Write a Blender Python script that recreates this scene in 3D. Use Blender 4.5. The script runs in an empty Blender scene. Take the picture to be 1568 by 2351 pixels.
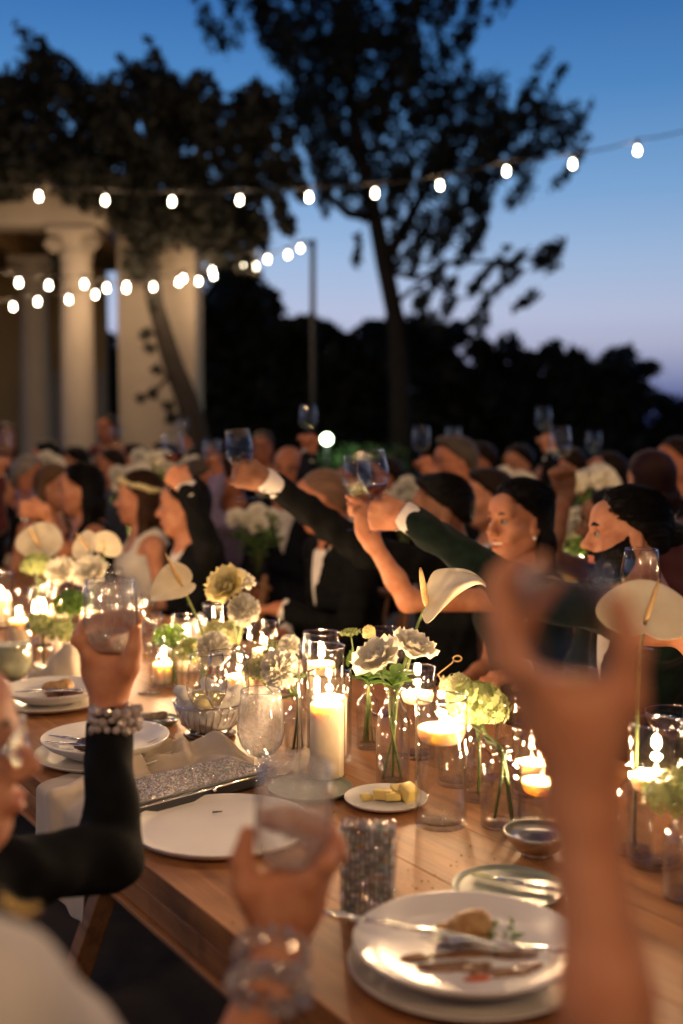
import bpy, bmesh, math, random
import numpy as np
from mathutils import Vector, Matrix

random.seed(11); rng = np.random.default_rng(11)
SC = bpy.context.scene
COL = SC.collection
R_ = math.radians

# ------------------------------------------------------------------ camera
FPX = 2600.0            # focal length in units where the frame is 1568 x 2351
CX, CY, YH = 784.0, 1175.5, 1000.0
CAMH = 1.45
PITCH = math.atan((CY - YH) / FPX)
cam_d = bpy.data.cameras.new('camera'); cam = bpy.data.objects.new('camera', cam_d); COL.objects.link(cam)
cam.location = (0, 0, CAMH); cam.rotation_euler = (math.pi/2 - PITCH, 0, 0)
cam_d.sensor_fit = 'VERTICAL'; cam_d.sensor_height = 36.0; cam_d.lens = FPX/2351*36.0
cam_d.clip_start = 0.02; cam_d.clip_end = 2000
cam_d.dof.use_dof = True; cam_d.dof.focus_distance = 2.3; cam_d.dof.aperture_fstop = 1.7
SC.camera = cam

# ------------------------------------------------------------------ sky
def lin(c):
    c = c/255.0
    return c/12.92 if c <= .04045 else ((c+.055)/1.055)**2.4
def L(r, g, b): return (lin(r), lin(g), lin(b), 1)
W = bpy.data.worlds.new('World'); SC.world = W; W.use_nodes = True
nt = W.node_tree; nt.nodes.clear()
out = nt.nodes.new('ShaderNodeOutputWorld'); bg = nt.nodes.new('ShaderNodeBackground')
tc = nt.nodes.new('ShaderNodeTexCoord'); sx = nt.nodes.new('ShaderNodeSeparateXYZ')
ramp = nt.nodes.new('ShaderNodeValToRGB')
nt.links.new(tc.outputs['Generated'], sx.inputs[0])
nt.links.new(sx.outputs['Z'], ramp.inputs[0])
stops = [(0.0, (70, 80, 130)), (1.6, (84, 95, 150)), (3.0, (142, 149, 186)), (4.4, (176, 179, 207)),
         (6.0, (184, 193, 221)), (8.5, (163, 188, 223)), (12.0, (125, 168, 216)), (16.5, (82, 138, 198)),
         (21.5, (50, 106, 174)), (30, (30, 76, 140)), (45, (16, 42, 92)), (88, (9, 24, 60))]
cr = ramp.color_ramp
while len(cr.elements) < len(stops): cr.elements.new(0.5)
for e, (a, c) in zip(cr.elements, stops):
    e.position = math.sin(R_(a)); e.color = L(*c)
# the sky is lightest toward the after-glow (ahead and left) and falls off to the night side behind
az = nt.nodes.new('ShaderNodeMapRange'); az.inputs['From Min'].default_value = -1; az.inputs['From Max'].default_value = 1
az.inputs['To Min'].default_value = 0.22; az.inputs['To Max'].default_value = 1.18
dp = nt.nodes.new('ShaderNodeVectorMath'); dp.operation = 'DOT_PRODUCT'; dp.inputs[1].default_value = (-.42, .905, 0)
nt.links.new(tc.outputs['Generated'], dp.inputs[0]); nt.links.new(dp.outputs['Value'], az.inputs['Value'])
mul = nt.nodes.new('ShaderNodeMixRGB'); mul.blend_type = 'MULTIPLY'; mul.inputs[0].default_value = 1
nt.links.new(ramp.outputs[0], mul.inputs[1]); nt.links.new(az.outputs[0], mul.inputs[2])
nt.links.new(mul.outputs[0], bg.inputs[0]); bg.inputs[1].default_value = .74
nt.links.new(bg.outputs[0], out.inputs[0])

# ------------------------------------------------------------------ exposure, engine
SC.render.engine = 'CYCLES'
vs = SC.view_settings; vs.view_transform = 'Standard'; vs.look = 'None'; vs.exposure = 0.25; vs.gamma = 1.0
vs.use_curve_mapping = False
cy = SC.cycles
cy.max_bounces = 10; cy.diffuse_bounces = 3; cy.glossy_bounces = 4; cy.transmission_bounces = 8
cy.transparent_max_bounces = 48; cy.volume_bounces = 0
cy.caustics_reflective = False; cy.caustics_refractive = False
cy.sample_clamp_indirect = 4.0; cy.sample_clamp_direct = 0.0; cy.use_denoising = True; cy.use_adaptive_sampling = True; cy.adaptive_threshold = .015
try: cy.denoiser = 'OPENIMAGEDENOISE'
except Exception: pass

# ------------------------------------------------------------------ layout helpers
def at(px, py, Y):
    """world point seen at (px,py) of the 1568 wide frame, Y metres in front of the camera"""
    f = Vector((0, math.cos(PITCH), -math.sin(PITCH))); u = Vector((0, math.sin(PITCH), math.cos(PITCH)))
    d = f + Vector((1, 0, 0))*((px-CX)/FPX) + u*((CY-py)/FPX)
    return Vector((0, 0, CAMH)) + d*(Y/d.y)
TZ = 0.75
def tp(px, py, z=TZ):
    f = Vector((0, math.cos(PITCH), -math.sin(PITCH))); u = Vector((0, math.sin(PITCH), math.cos(PITCH)))
    d = f + Vector((1, 0, 0))*((px-CX)/FPX) + u*((CY-py)/FPX)
    return Vector((0, 0, CAMH)) + d*((z-CAMH)/d.z)
T_DIR = Vector((-0.547, 0.837, 0)); P_DIR = Vector((0.837, 0.547, 0)); T_O = Vector((-0.453, 2.01, 0))
def tbl(t, p, z=TZ):
    v = T_O + T_DIR*t + P_DIR*p; v.z = z; return v
T_ANG = math.atan2(T_DIR.y, T_DIR.x)

def tag(o, label=None, cat=None, group=None, kind=None):
    if label: o['label'] = label
    if cat: o['category'] = cat
    if group: o['group'] = group
    if kind: o['kind'] = kind
    return o
def empty(name, loc=(0, 0, 0), rz=0, label=None, cat=None, group=None):
    o = bpy.data.objects.new(name, None); COL.objects.link(o); o.location = loc
    o.rotation_euler = (0, 0, rz); o.empty_display_size = .05
    return tag(o, label, cat, group)
def mk(name, verts, faces, mat=None, parent=None, smooth=True, loc=None):
    me = bpy.data.meshes.new(name)
    me.from_pydata([tuple(map(float, v)) for v in verts], [], [tuple(int(i) for i in f) for f in faces])
    if smooth: me.polygons.foreach_set('use_smooth', [True]*len(me.polygons))
    return link(name, me, mat, parent, loc)
def link(name, me, mat=None, parent=None, loc=None, rot=None):
    o = bpy.data.objects.new(name, me); COL.objects.link(o)
    if mat is not None and len(me.materials) == 0: me.materials.append(mat)
    if parent is not None: o.parent = parent
    if loc is not None: o.location = loc
    if rot is not None: o.rotation_euler = rot
    return o
def copy_tree(o, parent=None):
    c = o.copy(); COL.objects.link(c); c.parent = parent
    for ch in list(o.children): copy_tree(ch, c)
    return c

class MB:
    """collects shapes of ONE part"""
    def __init__(s): s.v = []; s.f = []
    def add(s, v, f):
        n = len(s.v); s.v += [Vector(p) for p in v]; s.f += [tuple(i+n for i in q) for q in f]; return s
    def box(s, c, d, rot=None, bev=0.0):
        bm = bmesh.new(); bmesh.ops.create_cube(bm, size=1.0)
        bmesh.ops.scale(bm, vec=d, verts=bm.verts)
        if bev: bmesh.ops.bevel(bm, geom=bm.edges[:], offset=bev, segments=2, affect='EDGES', profile=.5)
        m = Matrix.Translation(c) @ (rot.to_4x4() if rot is not None else Matrix.Identity(4))
        bm.verts.ensure_lookup_table()
        v = [m @ p.co for p in bm.verts]; bm.verts.index_update()
        f = [[q.index for q in p.verts] for p in bm.faces]; bm.free()
        return s.add(v, f)
    def tube(s, pts, rad, n=8, cap=True):
        pts = [Vector(p) for p in pts]
        if not hasattr(rad, '__len__'): rad = [rad]*len(pts)
        v = []; f = []; up = Vector((0, 0, 1))
        prev = None
        for i, p in enumerate(pts):
            t = (pts[min(i+1, len(pts)-1)] - pts[max(i-1, 0)]).normalized()
            if prev is None:
                a = t.cross(up)
                if a.length < 1e-3: a = t.cross(Vector((1, 0, 0)))
                a.normalize()
            else:
                a = (prev - t*prev.dot(t)).normalized()
            prev = a; b = t.cross(a)
            for k in range(n):
                w = 2*math.pi*k/n; v.append(p + (a*math.cos(w) + b*math.sin(w))*rad[i])
        for i in range(len(pts)-1):
            for k in range(n):
                f.append((i*n+k, i*n+(k+1) % n, (i+1)*n+(k+1) % n, (i+1)*n+k))
        if cap:
            f.append(tuple(range(n-1, -1, -1))); m = (len(pts)-1)*n; f.append(tuple(range(m, m+n)))
        return s.add(v, f)
    def lathe(s, prof, n=32, c=(0, 0, 0), close=False):
        v = []; f = []; c = Vector(c)
        for r, z in prof:
            for k in range(n):
                w = 2*math.pi*k/n; v.append(c + Vector((max(r, 1e-5)*math.cos(w), max(r, 1e-5)*math.sin(w), z)))
        m = len(prof)
        for i in range(m if close else m-1):
            j = (i+1) % m
            for k in range(n):
                f.append((i*n+k, i*n+(k+1) % n, j*n+(k+1) % n, j*n+k))
        return s.add(v, f)
    def ball(s, c, r, seg=10, rings=7, sc=(1, 1, 1), rot=None):
        prof = [(math.sin(math.pi*i/rings), -math.cos(math.pi*i/rings)) for i in range(rings+1)]
        m = MB().lathe(prof, seg)
        v = []
        for p in m.v:
            q = Vector((p.x*r*sc[0], p.y*r*sc[1], p.z*r*sc[2]))
            if rot is not None: q = rot @ q
            v.append(q + Vector(c))
        return s.add(v, m.f)
    def build(s, name, mat=None, parent=None, smooth=True, loc=None):
        return mk(name, s.v, s.f, mat, parent, smooth, loc)

# ------------------------------------------------------------------ materials
MATS = {}
def M(name, col, rough=.5, metal=0.0, var=.12, scale=30, bump=0.0, bscale=120, sss=0.0, sheen=0.0, spec=.5,
      coat=0.0, col2=None, emit=None, estr=0, trans=0.0, stretch=None):
    if name in MATS: return MATS[name]
    m = bpy.data.materials.new(name); m.use_nodes = True; t = m.node_tree; b = t.nodes['Principled BSDF']
    c = tuple(col) + (1,) if len(col) == 3 else tuple(col)
    tcn = t.nodes.new('ShaderNodeTexCoord')
    src = tcn.outputs['Object']
    if stretch:
        mp = t.nodes.new('ShaderNodeMapping'); mp.inputs['Scale'].default_value = stretch
        t.links.new(src, mp.inputs[0]); src = mp.outputs[0]
    if var or col2:
        nz = t.nodes.new('ShaderNodeTexNoise'); nz.inputs['Scale'].default_value = scale; nz.inputs['Detail'].default_value = 4
        t.links.new(src, nz.inputs['Vector'])
        rp = t.nodes.new('ShaderNodeValToRGB')
        rp.color_ramp.elements[0].position = .3; rp.color_ramp.elements[1].position = .7
        c2 = tuple(col2) + (1,) if col2 else tuple(min(1, x*(1+var)) for x in c[:3]) + (1,)
        c1 = c if col2 else tuple(x*(1-var) for x in c[:3]) + (1,)
        rp.color_ramp.elements[0].color = c1; rp.color_ramp.elements[1].color = c2
        t.links.new(nz.outputs[0], rp.inputs[0]); t.links.new(rp.outputs[0], b.inputs['Base Color'])
    else:
        b.inputs['Base Color'].default_value = c
    b.inputs['Roughness'].default_value = rough; b.inputs['Metallic'].default_value = metal
    b.inputs['Specular IOR Level'].default_value = spec
    if bump:
        n2 = t.nodes.new('ShaderNodeTexNoise'); n2.inputs['Scale'].default_value = bscale; n2.inputs['Detail'].default_value = 3
        t.links.new(src, n2.inputs['Vector'])
        bp = t.nodes.new('ShaderNodeBump'); bp.inputs['Strength'].default_value = bump; bp.inputs['Distance'].default_value = .005
        t.links.new(n2.outputs[0], bp.inputs['Height']); t.links.new(bp.outputs[0], b.inputs['Normal'])
    if sss:
        b.inputs['Subsurface Weight'].default_value = sss; b.inputs['Subsurface Radius'].default_value = (1, .86, .66)
        b.inputs['Subsurface Scale'].default_value = .016
    if sheen: b.inputs['Sheen Weight'].default_value = sheen
    if coat: b.inputs['Coat Weight'].default_value = coat; b.inputs['Coat Roughness'].default_value = .08
    if trans: b.inputs['Transmission Weight'].default_value = trans
    if emit:
        b.inputs['Emission Color'].default_value = tuple(emit)+(1,); b.inputs['Emission Strength'].default_value = estr
    MATS[name] = m
    return m
def nodes_mat(name):
    m = bpy.data.materials.new(name); m.use_nodes = True; t = m.node_tree; t.nodes.clear()
    o = t.nodes.new('ShaderNodeOutputMaterial'); MATS[name] = m
    return m, t, o
def thin_glass(name, tint=(1, 1, 1), ior=1.55, rough=0.0, boost=1.35):
    """thin clear glass: clear straight through, mirror-like by Fresnel"""
    m, t, o = nodes_mat(name)
    tr = t.nodes.new('ShaderNodeBsdfTransparent'); tr.inputs[0].default_value = tuple(tint)+(1,)
    gl = t.nodes.new('ShaderNodeBsdfGlossy'); gl.inputs['Roughness'].default_value = rough
    lw = t.nodes.new('ShaderNodeLayerWeight'); lw.inputs[0].default_value = .5
    pw = t.nodes.new('ShaderNodeMath'); pw.operation = 'POWER'; pw.inputs[1].default_value = 4.0
    f0 = ((ior-1)/(ior+1))**2
    mu = t.nodes.new('ShaderNodeMath'); mu.operation = 'MULTIPLY_ADD'; mu.inputs[1].default_value = (1-f0)*boost; mu.inputs[2].default_value = f0*boost; mu.use_clamp = True
    mx = t.nodes.new('ShaderNodeMixShader')
    t.links.new(lw.outputs['Facing'], pw.inputs[0]); t.links.new(pw.outputs[0], mu.inputs[0]); t.links.new(mu.outputs[0], mx.inputs[0])
    t.links.new(tr.outputs[0], mx.inputs[1]); t.links.new(gl.outputs[0], mx.inputs[2]); t.links.new(mx.outputs[0], o.inputs[0])
    return m
def solid_glass(name, col, ior=1.33, rough=0.0):
    m, t, o = nodes_mat(name)
    g = t.nodes.new('ShaderNodeBsdfGlass'); g.inputs['Color'].default_value = tuple(col)+(1,)
    g.inputs['IOR'].default_value = ior; g.inputs['Roughness'].default_value = rough
    tr = t.nodes.new('ShaderNodeBsdfTransparent'); tr.inputs[0].default_value = tuple(col)+(1,)
    mx = t.nodes.new('ShaderNodeMixShader'); mx.inputs[0].default_value = .84
    t.links.new(g.outputs[0], mx.inputs[1]); t.links.new(tr.outputs[0], mx.inputs[2]); t.links.new(mx.outputs[0], o.inputs[0]); return m
def emission(name, col, strength, see_through=False):
    m, t, o = nodes_mat(name)
    e = t.nodes.new('ShaderNodeEmission'); e.inputs[0].default_value = tuple(col)+(1,); e.inputs[1].default_value = strength
    if see_through:
        tr = t.nodes.new('ShaderNodeBsdfTransparent'); ad = t.nodes.new('ShaderNodeAddShader')
        t.links.new(e.outputs[0], ad.inputs[0]); t.links.new(tr.outputs[0], ad.inputs[1]); t.links.new(ad.outputs[0], o.inputs[0])
    else: t.links.new(e.outputs[0], o.inputs[0])
    return m
def wood(name, a, b, rough=.4, scale=1.0):
    m = bpy.data.materials.new(name); m.use_nodes = True; t = m.node_tree; p = t.nodes['Principled BSDF']
    tcn = t.nodes.new('ShaderNodeTexCoord'); mp = t.nodes.new('ShaderNodeMapping'); mp.inputs['Scale'].default_value = (2.2*scale, 26*scale, 26*scale)
    oi = t.nodes.new('ShaderNodeObjectInfo'); va = t.nodes.new('ShaderNodeVectorMath'); va.operation = 'ADD'
    cx = t.nodes.new('ShaderNodeMath'); cx.operation = 'MULTIPLY'; cx.inputs[1].default_value = 40
    t.links.new(oi.outputs['Random'], cx.inputs[0])
    t.links.new(tcn.outputs['Object'], va.inputs[0]); t.links.new(cx.outputs[0], va.inputs[1]); t.links.new(va.outputs[0], mp.inputs[0])
    n1 = t.nodes.new('ShaderNodeTexNoise'); n1.inputs['Scale'].default_value = 1.0; n1.inputs['Detail'].default_value = 8; n1.inputs['Distortion'].default_value = .6
    n2 = t.nodes.new('ShaderNodeTexNoise'); n2.inputs['Scale'].default_value = 6.0; n2.inputs['Detail'].default_value = 4
    t.links.new(mp.outputs[0], n1.inputs[0]); t.links.new(mp.outputs[0], n2.inputs[0])
    mx = t.nodes.new('ShaderNodeMath'); mx.operation = 'MULTIPLY_ADD'; mx.inputs[1].default_value = .35; t.links.new(n2.outputs[0], mx.inputs[0]); t.links.new(n1.outputs[0], mx.inputs[2])
    rp = t.nodes.new('ShaderNodeValToRGB'); rp.color_ramp.elements[0].position = .42; rp.color_ramp.elements[1].position = .82
    rp.color_ramp.elements[0].color = tuple(a)+(1,); rp.color_ramp.elements[1].color = tuple(b)+(1,)
    t.links.new(mx.outputs[0], rp.inputs[0]); t.links.new(rp.outputs[0], p.inputs['Base Color'])
    rr = t.nodes.new('ShaderNodeMapRange'); rr.inputs['To Min'].default_value = rough-.1; rr.inputs['To Max'].default_value = rough+.15
    t.links.new(n1.outputs[0], rr.inputs[0]); t.links.new(rr.outputs[0], p.inputs['Roughness'])
    bp = t.nodes.new('ShaderNodeBump'); bp.inputs['Strength'].default_value = .25; bp.inputs['Distance'].default_value = .002
    t.links.new(mx.outputs[0], bp.inputs['Height']); t.links.new(bp.outputs[0], p.inputs['Normal'])
    p.inputs['Specular IOR Level'].default_value = .32
    MATS[name] = m; return m
def fabric(name, col, rough=.85, weave=900, sheen=.3, var=.1):
    m = M(name, col, rough, var=var, scale=14, bump=.25, bscale=weave, sheen=sheen, spec=.15); return m
def leafmat(name, col, col2, rough=.5, transl=.25):
    m, t, o = nodes_mat(name)
    d = t.nodes.new('ShaderNodeBsdfPrincipled'); d.inputs['Roughness'].default_value = rough
    nz = t.nodes.new('ShaderNodeTexNoise'); nz.inputs['Scale'].default_value = 25
    tcn = t.nodes.new('ShaderNodeTexCoord'); t.links.new(tcn.outputs['Object'], nz.inputs[0])
    rp = t.nodes.new('ShaderNodeValToRGB'); rp.color_ramp.elements[0].position = .35; rp.color_ramp.elements[1].position = .65
    rp.color_ramp.elements[0].color = tuple(col)+(1,); rp.color_ramp.elements[1].color = tuple(col2)+(1,)
    t.links.new(nz.outputs[0], rp.inputs[0]); t.links.new(rp.outputs[0], d.inputs['Base Color'])
    tl = t.nodes.new('ShaderNodeBsdfTranslucent'); t.links.new(rp.outputs[0], tl.inputs[0])
    mx = t.nodes.new('ShaderNodeMixShader'); mx.inputs[0].default_value = transl
    t.links.new(d.outputs[0], mx.inputs[1]); t.links.new(tl.outputs[0], mx.inputs[2]); t.links.new(mx.outputs[0], o.inputs[0])
    return m
def skinmat(name, col, rough=.54):
    m = bpy.data.materials.new(name); m.use_nodes = True; t = m.node_tree; p = t.nodes['Principled BSDF']
    tcn = t.nodes.new('ShaderNodeTexCoord')
    nz = t.nodes.new('ShaderNodeTexNoise'); nz.inputs['Scale'].default_value = 26; nz.inputs['Detail'].default_value = 5
    t.links.new(tcn.outputs['Object'], nz.inputs[0])
    rp = t.nodes.new('ShaderNodeValToRGB'); rp.color_ramp.elements[0].position = .3; rp.color_ramp.elements[1].position = .72
    rp.color_ramp.elements[0].color = (col[0]*.80, col[1]*.62, col[2]*.54, 1); rp.color_ramp.elements[1].color = (col[0]*1.08, col[1]*1.08, col[2]*1.05, 1)
    t.links.new(nz.outputs[0], rp.inputs[0])
    at_ = t.nodes.new('ShaderNodeAttribute'); at_.attribute_name = 'lip'
    mx = t.nodes.new('ShaderNodeMixRGB'); mx.inputs[2].default_value = (col[0]*.75, col[1]*.35, col[2]*.38, 1)
    t.links.new(at_.outputs['Fac'], mx.inputs[0]); t.links.new(rp.outputs[0], mx.inputs[1]); t.links.new(mx.outputs[0], p.inputs['Base Color'])
    p.inputs['Roughness'].default_value = rough; p.inputs['Specular IOR Level'].default_value = .32
    p.inputs['Subsurface Weight'].default_value = .15; p.inputs['Subsurface Radius'].default_value = (1, .35, .2); p.inputs['Subsurface Scale'].default_value = .008
    n2 = t.nodes.new('ShaderNodeTexNoise'); n2.inputs['Scale'].default_value = 220; n2.inputs['Detail'].default_value = 3
    t.links.new(tcn.outputs['Object'], n2.inputs[0])
    bp = t.nodes.new('ShaderNodeBump'); bp.inputs['Strength'].default_value = .18; bp.inputs['Distance'].default_value = .002
    t.links.new(n2.outputs[0], bp.inputs['Height']); t.links.new(bp.outputs[0], p.inputs['Normal'])
    MATS[name] = m; return m

def strandmat(name, col, rough=.4):
    m = bpy.data.materials.new(name); m.use_nodes = True; t = m.node_tree; p = t.nodes['Principled BSDF']
    a = t.nodes.new('ShaderNodeAttribute'); a.attribute_name = 'strand'
    n1 = t.nodes.new('ShaderNodeTexNoise'); n1.inputs['Scale'].default_value = 1.0; n1.inputs['Detail'].default_value = 5
    t.links.new(a.outputs['Vector'], n1.inputs[0])
    rp = t.nodes.new('ShaderNodeValToRGB'); rp.color_ramp.elements[0].position = .35; rp.color_ramp.elements[1].position = .7
    rp.color_ramp.elements[0].color = tuple(x*.45 for x in col)+(1,); rp.color_ramp.elements[1].color = tuple(x*1.5 for x in col)+(1,)
    t.links.new(n1.outputs[0], rp.inputs[0]); t.links.new(rp.outputs[0], p.inputs['Base Color'])
    p.inputs['Roughness'].default_value = rough; p.inputs['Specular IOR Level'].default_value = .12
    bp = t.nodes.new('ShaderNodeBump'); bp.inputs['Strength'].default_value = .9; bp.inputs['Distance'].default_value = .004
    t.links.new(n1.outputs[0], bp.inputs['Height']); t.links.new(bp.outputs[0], p.inputs['Normal'])
    MATS[name] = m; return m
GLASS = thin_glass('clear_glass', tint=(.995, .995, .992), boost=1.15)
def misted(name, amount=.10):
    m, t, o = nodes_mat(name)
    tr = t.nodes.new('ShaderNodeBsdfTransparent'); df = t.nodes.new('ShaderNodeBsdfDiffuse'); df.inputs[0].default_value = (.85, .83, .80, 1)
    tl = t.nodes.new('ShaderNodeBsdfTranslucent'); tl.inputs[0].default_value = (.85, .83, .80, 1); ad = t.nodes.new('ShaderNodeMixShader')
    t.links.new(df.outputs[0], ad.inputs[1]); t.links.new(tl.outputs[0], ad.inputs[2])
    nz = t.nodes.new('ShaderNodeTexNoise'); nz.inputs['Scale'].default_value = 160; tcn = t.nodes.new('ShaderNodeTexCoord'); t.links.new(tcn.outputs['Object'], nz.inputs[0])
    mr = t.nodes.new('ShaderNodeMapRange'); mr.inputs['From Min'].default_value = .35; mr.inputs['From Max'].default_value = .75; mr.inputs['To Min'].default_value = amount*.5; mr.inputs['To Max'].default_value = amount*1.6
    t.links.new(nz.outputs[0], mr.inputs[0])
    m1 = t.nodes.new('ShaderNodeMixShader'); t.links.new(mr.outputs[0], m1.inputs[0]); t.links.new(tr.outputs[0], m1.inputs[1]); t.links.new(ad.outputs[0], m1.inputs[2])
    gl = t.nodes.new('ShaderNodeBsdfGlossy'); gl.inputs['Roughness'].default_value = .05
    lw = t.nodes.new('ShaderNodeLayerWeight'); lw.inputs[0].default_value = .5
    pw = t.nodes.new('ShaderNodeMath'); pw.operation = 'POWER'; pw.inputs[1].default_value = 3.5
    mu = t.nodes.new('ShaderNodeMath'); mu.operation = 'MULTIPLY_ADD'; mu.inputs[1].default_value = .95; mu.inputs[2].default_value = .06; mu.use_clamp = True
    t.links.new(lw.outputs['Facing'], pw.inputs[0]); t.links.new(pw.outputs[0], mu.inputs[0])
    m2 = t.nodes.new('ShaderNodeMixShader'); t.links.new(mu.outputs[0], m2.inputs[0]); t.links.new(m1.outputs[0], m2.inputs[1]); t.links.new(gl.outputs[0], m2.inputs[2]); t.links.new(m2.outputs[0], o.inputs[0])
    return m
GLASS_SM = misted('misted_glass', .13)
WATER = solid_glass('water', (.97, .98, .98), 1.33)
WWINE = solid_glass('white_wine', (.97, .92, .70), 1.34)
RWINE = M('red_wine', (.035, .003, .006), .05, var=0)
CORDIAL = M('cloudy_cordial', (.55, .56, .36), .25, var=.1, trans=.3)
WAX = M('candle_wax', (.86, .74, .55), .45, var=.05, scale=15, sss=.6)
FLAME = emission('candle_flame', (1.0, .62, .24), 8, True)
WICK = M('wick', (.02, .015, .01), .8)
CHINA = M('white_china', (.74, .72, .70), .24, var=.03, scale=8)
MATTE = M('matte_stoneware', (.72, .69, .67), .42, var=.04, scale=9, spec=.35)
CHINA2 = M('cream_china', (.62, .57, .49), .25, var=.05, scale=8, coat=.2)
TEAL = M('grey_green_china', (.17, .20, .17), .38, var=.1, scale=14)
BRUSHED = M('brushed_silver', (.70, .68, .64), .30, 1.0, var=.05)
SILVER = M('silver', (.75, .74, .72), .16, 1.0, var=.04)
GOLDM = M('gold', (.75, .52, .2), .2, 1.0, var=.05)
LINEN = fabric('beige_linen', (.52, .43, .33), weave=700)
WHITE_CLOTH = fabric('white_cloth', (.62, .60, .57), weave=800)
OAK = wood('oak_table', (.19, .074, .025), (.42, .19, .072), .46)
WALNUT = wood('chair_wood', (.10, .045, .02), (.22, .10, .04), .4, 1.4)
PETAL = leafmat('white_petal', (.82, .77, .62), (.87, .84, .74), .6, .35)
PETAL_Y = leafmat('lemon_petal', (.80, .70, .33), (.84, .76, .45), .6, .35)
SPATHE = leafmat('anthurium_spathe', (.76, .68, .50), (.82, .76, .60), .3, .3)
SPADIX = M('spadix', (.62, .40, .16), .6, var=.2, scale=300, bump=.4, bscale=600)
STEM = leafmat('green_stem', (.07, .11, .025), (.13, .17, .05), .5, .1)
LEAF = leafmat('green_leaf', (.06, .13, .02), (.12, .22, .04), .45, .25)
HYD = leafmat('hydrangea_green', (.26, .33, .10), (.46, .50, .22), .6, .3)
HYD_P = leafmat('hydrangea_pale', (.42, .45, .22), (.62, .60, .34), .6, .3)
DGREEN = leafmat('dianthus_green', (.07, .16, .015), (.14, .25, .03), .6, .15)
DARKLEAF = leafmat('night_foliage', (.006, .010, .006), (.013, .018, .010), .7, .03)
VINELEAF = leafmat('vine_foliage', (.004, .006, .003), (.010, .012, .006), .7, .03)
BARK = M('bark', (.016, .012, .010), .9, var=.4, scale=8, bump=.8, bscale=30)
STUCCO = M('painted_stucco', (.33, .285, .24), .8, var=.06, scale=3, bump=.15, bscale=60)
OCHRE = M('ochre_wall', (.36, .25, .12), .85, var=.12, scale=2)
def beadmat(name):
    m = bpy.data.materials.new(name); m.use_nodes = True; t = m.node_tree; p = t.nodes['Principled BSDF']
    a = t.nodes.new('ShaderNodeAttribute'); a.attribute_name = 'bead_sparkle'
    t.links.new(a.outputs['Color'], p.inputs['Base Color']); p.inputs['Metallic'].default_value = .55; p.inputs['Roughness'].default_value = .13
    p.inputs['Coat Weight'].default_value = .5; MATS[name] = m; return m
SEQUIN = beadmat('rhinestone')
CRYSTAL = M('crystal_bead', (.55, .47, .40), .10, .35, var=.3, scale=90)
BLACKC = M('black_cloth', (.005, .0055, .006), .85, var=.3, scale=20, spec=.08)
def leaf_cloud(clumps, size, mb=None):
    """clumps: (centre, (rx,ry,rz), n). many small leaf quads through the volume"""
    V = []; F = []; n0 = 0
    for c, r, n in clumps:
        u = rng.normal(size=(n, 3)); u /= np.linalg.norm(u, axis=1)[:, None]
        rad = rng.uniform(.25, 1.0, size=(n, 1))**.6
        p = np.array(c)[None] + u*rad*np.array(r)[None]
        a = rng.normal(size=(n, 3)); a /= np.linalg.norm(a, axis=1)[:, None]
        b = rng.normal(size=(n, 3)); b -= a*(a*b).sum(1)[:, None]; b /= np.linalg.norm(b, axis=1)[:, None]
        s = size*rng.uniform(.6, 1.3, size=(n, 1)); w = s*.42
        q = np.stack([p-a*s*.5, p+b*w*.5+a*s*.05, p+a*s*.5, p-b*w*.5+a*s*.05], 1).reshape(-1, 3)
        V.append(q); F.append(np.arange(n*4).reshape(-1, 4)+n0); n0 += n*4
    return np.concatenate(V), np.concatenate(F)
def np_mesh(name, V, F, mat, parent=None, smooth=True, flat_attr=None):
    me = bpy.data.meshes.new(name)
    nv, nf, k = len(V), len(F), F.shape[1]
    me.vertices.add(nv); me.vertices.foreach_set('co', np.asarray(V, np.float32).ravel())
    me.loops.add(nf*k); me.loops.foreach_set('vertex_index', np.asarray(F, np.int32).ravel())
    me.polygons.add(nf); me.polygons.foreach_set('loop_start', np.arange(0, nf*k, k, dtype=np.int32))
    me.polygons.foreach_set('loop_total', np.full(nf, k, np.int32))
    me.polygons.foreach_set('use_smooth', np.full(nf, smooth))
    me.update(calc_edges=True)
    return link(name, me, mat, parent)
# ================================================================== the setting
GROUND = M('night_lawn', (.012, .018, .008), .95, var=.5, scale=6, bump=.6, bscale=40)
PAVE = M('terrace_stone', (.085, .07, .055), .75, var=.35, scale=4, bump=.3, bscale=25)
g = mk('ground', [(-400, -60, 0), (400, -60, 0), (400, 900, 0), (-400, 900, 0)], [(0, 1, 2, 3)], GROUND, smooth=False)
tag(g, kind='structure')
g = mk('terrace', [(-9, -4, .004), (8, -4, .004), (8, 13.6, .004), (-9, 13.6, .004)], [(0, 1, 2, 3)], PAVE, smooth=False)
tag(g, kind='structure')

def px_clump(px, py, Y, rpx, dy=.8, n=220, ry=None):
    c = at(px, py, Y); r = rpx/FPX*Y; q = (ry or rpx)/FPX*Y
    return ((c.x, c.y + random.uniform(-.5, .5)*dy, c.z), (r, max(r*.9, dy*.6), q), n)

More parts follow.
